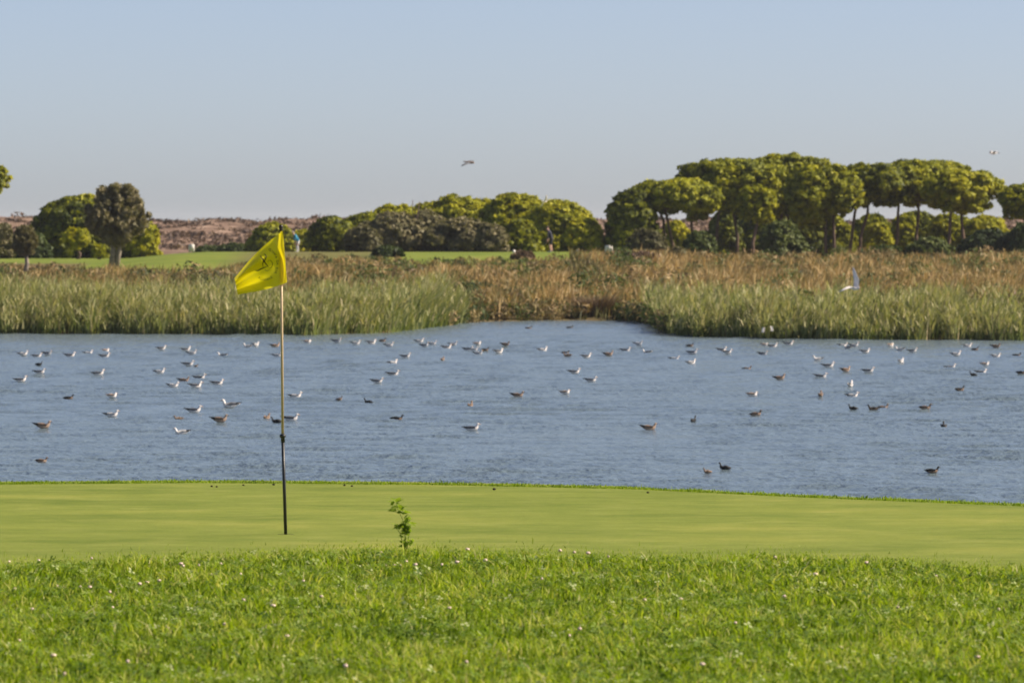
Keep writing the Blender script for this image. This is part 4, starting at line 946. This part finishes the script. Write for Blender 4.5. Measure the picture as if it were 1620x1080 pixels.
    v_, f_ = join(parts); mesh_obj('face_features', v_, f_, M['skin'], o, smooth=True)
    k = hpx / (F / d) / (hip[2] + c_ * .84); o.scale = (k, k, k)
    return o
person(872, 397, 402, 41, 'golfer in dark top and shorts bending over the ball', 26, 'navy', 'blacktrousers', True, 'darkhair', 165)
person(471, 402, 414, 32, 'stooping golfer in blue top and pale trousers near the flag', 38, 'blue', 'palecloth', False, 'hair', 200)

# ------------------------------------------------------------------ small things on the far lawn and on the green
M['board'] = plain('white_board', (.72, .68, .62), .6, .08, 6)
def board(px, py, d, wpx, hpx, label):
    sc = F / d; q = at(px, py, d); z0 = float(H(q[0], d)); w2, h_ = wpx / sc / 2, hpx / sc
    o = thing('tee_board', label, 'tee board', (q[0], d, z0), math.radians(-12), 'white boards on the far lawn')
    prof = [(-w2, 0), (w2, 0), (w2, h_ * .86), (w2 * .8, h_), (-w2 * .8, h_), (-w2, h_ * .86)]
    V = [(x_, y_, z_ + .06) for y_ in (-.06, .06) for x_, z_ in prof]; n_ = 6
    Fs = [list(range(n_)), list(range(2 * n_ - 1, n_ - 1, -1))] + [[k + n_, (k + 1) % n_ + n_, (k + 1) % n_, k] for k in range(n_)]
    mesh_obj('panel', V, Fs, M['board'], o)
    for sg in (-1, 1):
        v_, f_ = tube([(sg * w2 * .7, 0, -.1), (sg * w2 * .7, 0, .08)], [.03, .03], 6); mesh_obj('foot', v_, f_, M['greybark'], o)
board(303, 402, 404, 9, 12, 'white upright tee board on the left lawn')
board(963, 399, 402, 12, 12, 'wide white tee board by the left end of the grove')
def tee_ball(px, d, rad, label):
    x_ = (px - 810) / F * d; z0 = float(H(x_, d)); V, Fs = [], []
    prof = [(.02, 0), (.55, .02), (.92, .35), (1, .8), (.9, 1.25), (.6, 1.6), (.25, 1.75), (.01, 1.78)]
    for r_, z_ in prof:
        for j in range(12): a_ = 2 * math.pi * j / 12; V.append((rad * r_ * math.cos(a_), rad * r_ * math.sin(a_), rad * z_ - .01))
    for k in range(len(prof) - 1):
        for j in range(12): Fs.append([k * 12 + j, k * 12 + (j + 1) % 12, (k + 1) * 12 + (j + 1) % 12, (k + 1) * 12 + j])
    o = mesh_obj('tee_marker', V, Fs, M['board'], loc=(x_, d, z0), smooth=True); tag(o, label, 'tee marker', 'tee markers')
tee_ball(914, 401, .14, 'small white tee marker between golfer and wide board')
tee_ball(813, 401, .12, 'tiny white tee marker left of the dark clad golfer')
M['clod'] = plain('dark_clod', (.03, .02, .012), .95, .4, 60)
for px, py, s_, lab in [(335, 769, .011, 'left one of a dark clod pair on the green left of the pole'), (343, 769.5, .010, 'right one of a dark clod pair on the green left of the pole'), (385, 767, .010, 'lone dark clod on the green between clod pair and pole'), (433, 766.5, .012, 'dark clod on the fringe just left of the pole'), (545, 767.5, .011, 'left dark clod of two on the fringe right of the pole'), (557, 768.5, .010, 'right dark clod of two on the fringe right of the pole'), (782, 774, .014, 'dark clod on the fringe right of the weed sprig'), (1025, 779, .011, 'dark clod on the right part of the fringe')]:
    q = on_plane(px, py, GREEN_Z + .01); y_ = min(float(q[1]), float(green_edge(q[0])) - .05); V, Fs = [], []
    rc = np.random.default_rng(int(px))
    for i_ in range(5):
        for j in range(8):
            ph, a_ = math.pi * i_ / 4, 2 * math.pi * j / 8; k = s_ * rc.uniform(.75, 1.25); k *= .8; V.append((1.4 * k * math.sin(ph) * math.cos(a_), k * math.sin(ph) * math.sin(a_), s_ * .7 + k * .8 * math.cos(ph)))
    for i_ in range(4):
        for j in range(8): Fs.append([i_ * 8 + j, i_ * 8 + (j + 1) % 8, (i_ + 1) * 8 + (j + 1) % 8, (i_ + 1) * 8 + j])
    tag(mesh_obj('dirt_clod', V, Fs, M['clod'], loc=(q[0], y_, float(H(q[0], y_)) + .004)), lab, 'clod', 'dark clods along the fringe')

# ------------------------------------------------------------------ thin sea haze over the whole place
m = bpy.data.materials.new('sea_haze'); m.use_nodes = True; t = m.node_tree; t.nodes.clear()
vo = t.nodes.new('ShaderNodeVolumePrincipled'); vo.inputs['Density'].default_value = .00006; vo.inputs['Color'].default_value = (.86, .90, .95, 1); vo.inputs['Anisotropy'].default_value = .2
t.links.new(vo.outputs[0], t.nodes.new('ShaderNodeOutputMaterial').inputs['Volume'])
V = [(x_, y_, z_) for z_ in (-3, 16) for x_, y_ in ((-6200, -450), (6200, -450), (6200, 8200), (-6200, 8200))]
o = mesh_obj('haze', V, [[3, 2, 1, 0], [4, 5, 6, 7], [0, 1, 5, 4], [1, 2, 6, 5], [2, 3, 7, 6], [3, 0, 4, 7]], m); o['kind'] = 'stuff'
tag(o, 'thin pale haze in the air over the lake', 'haze')
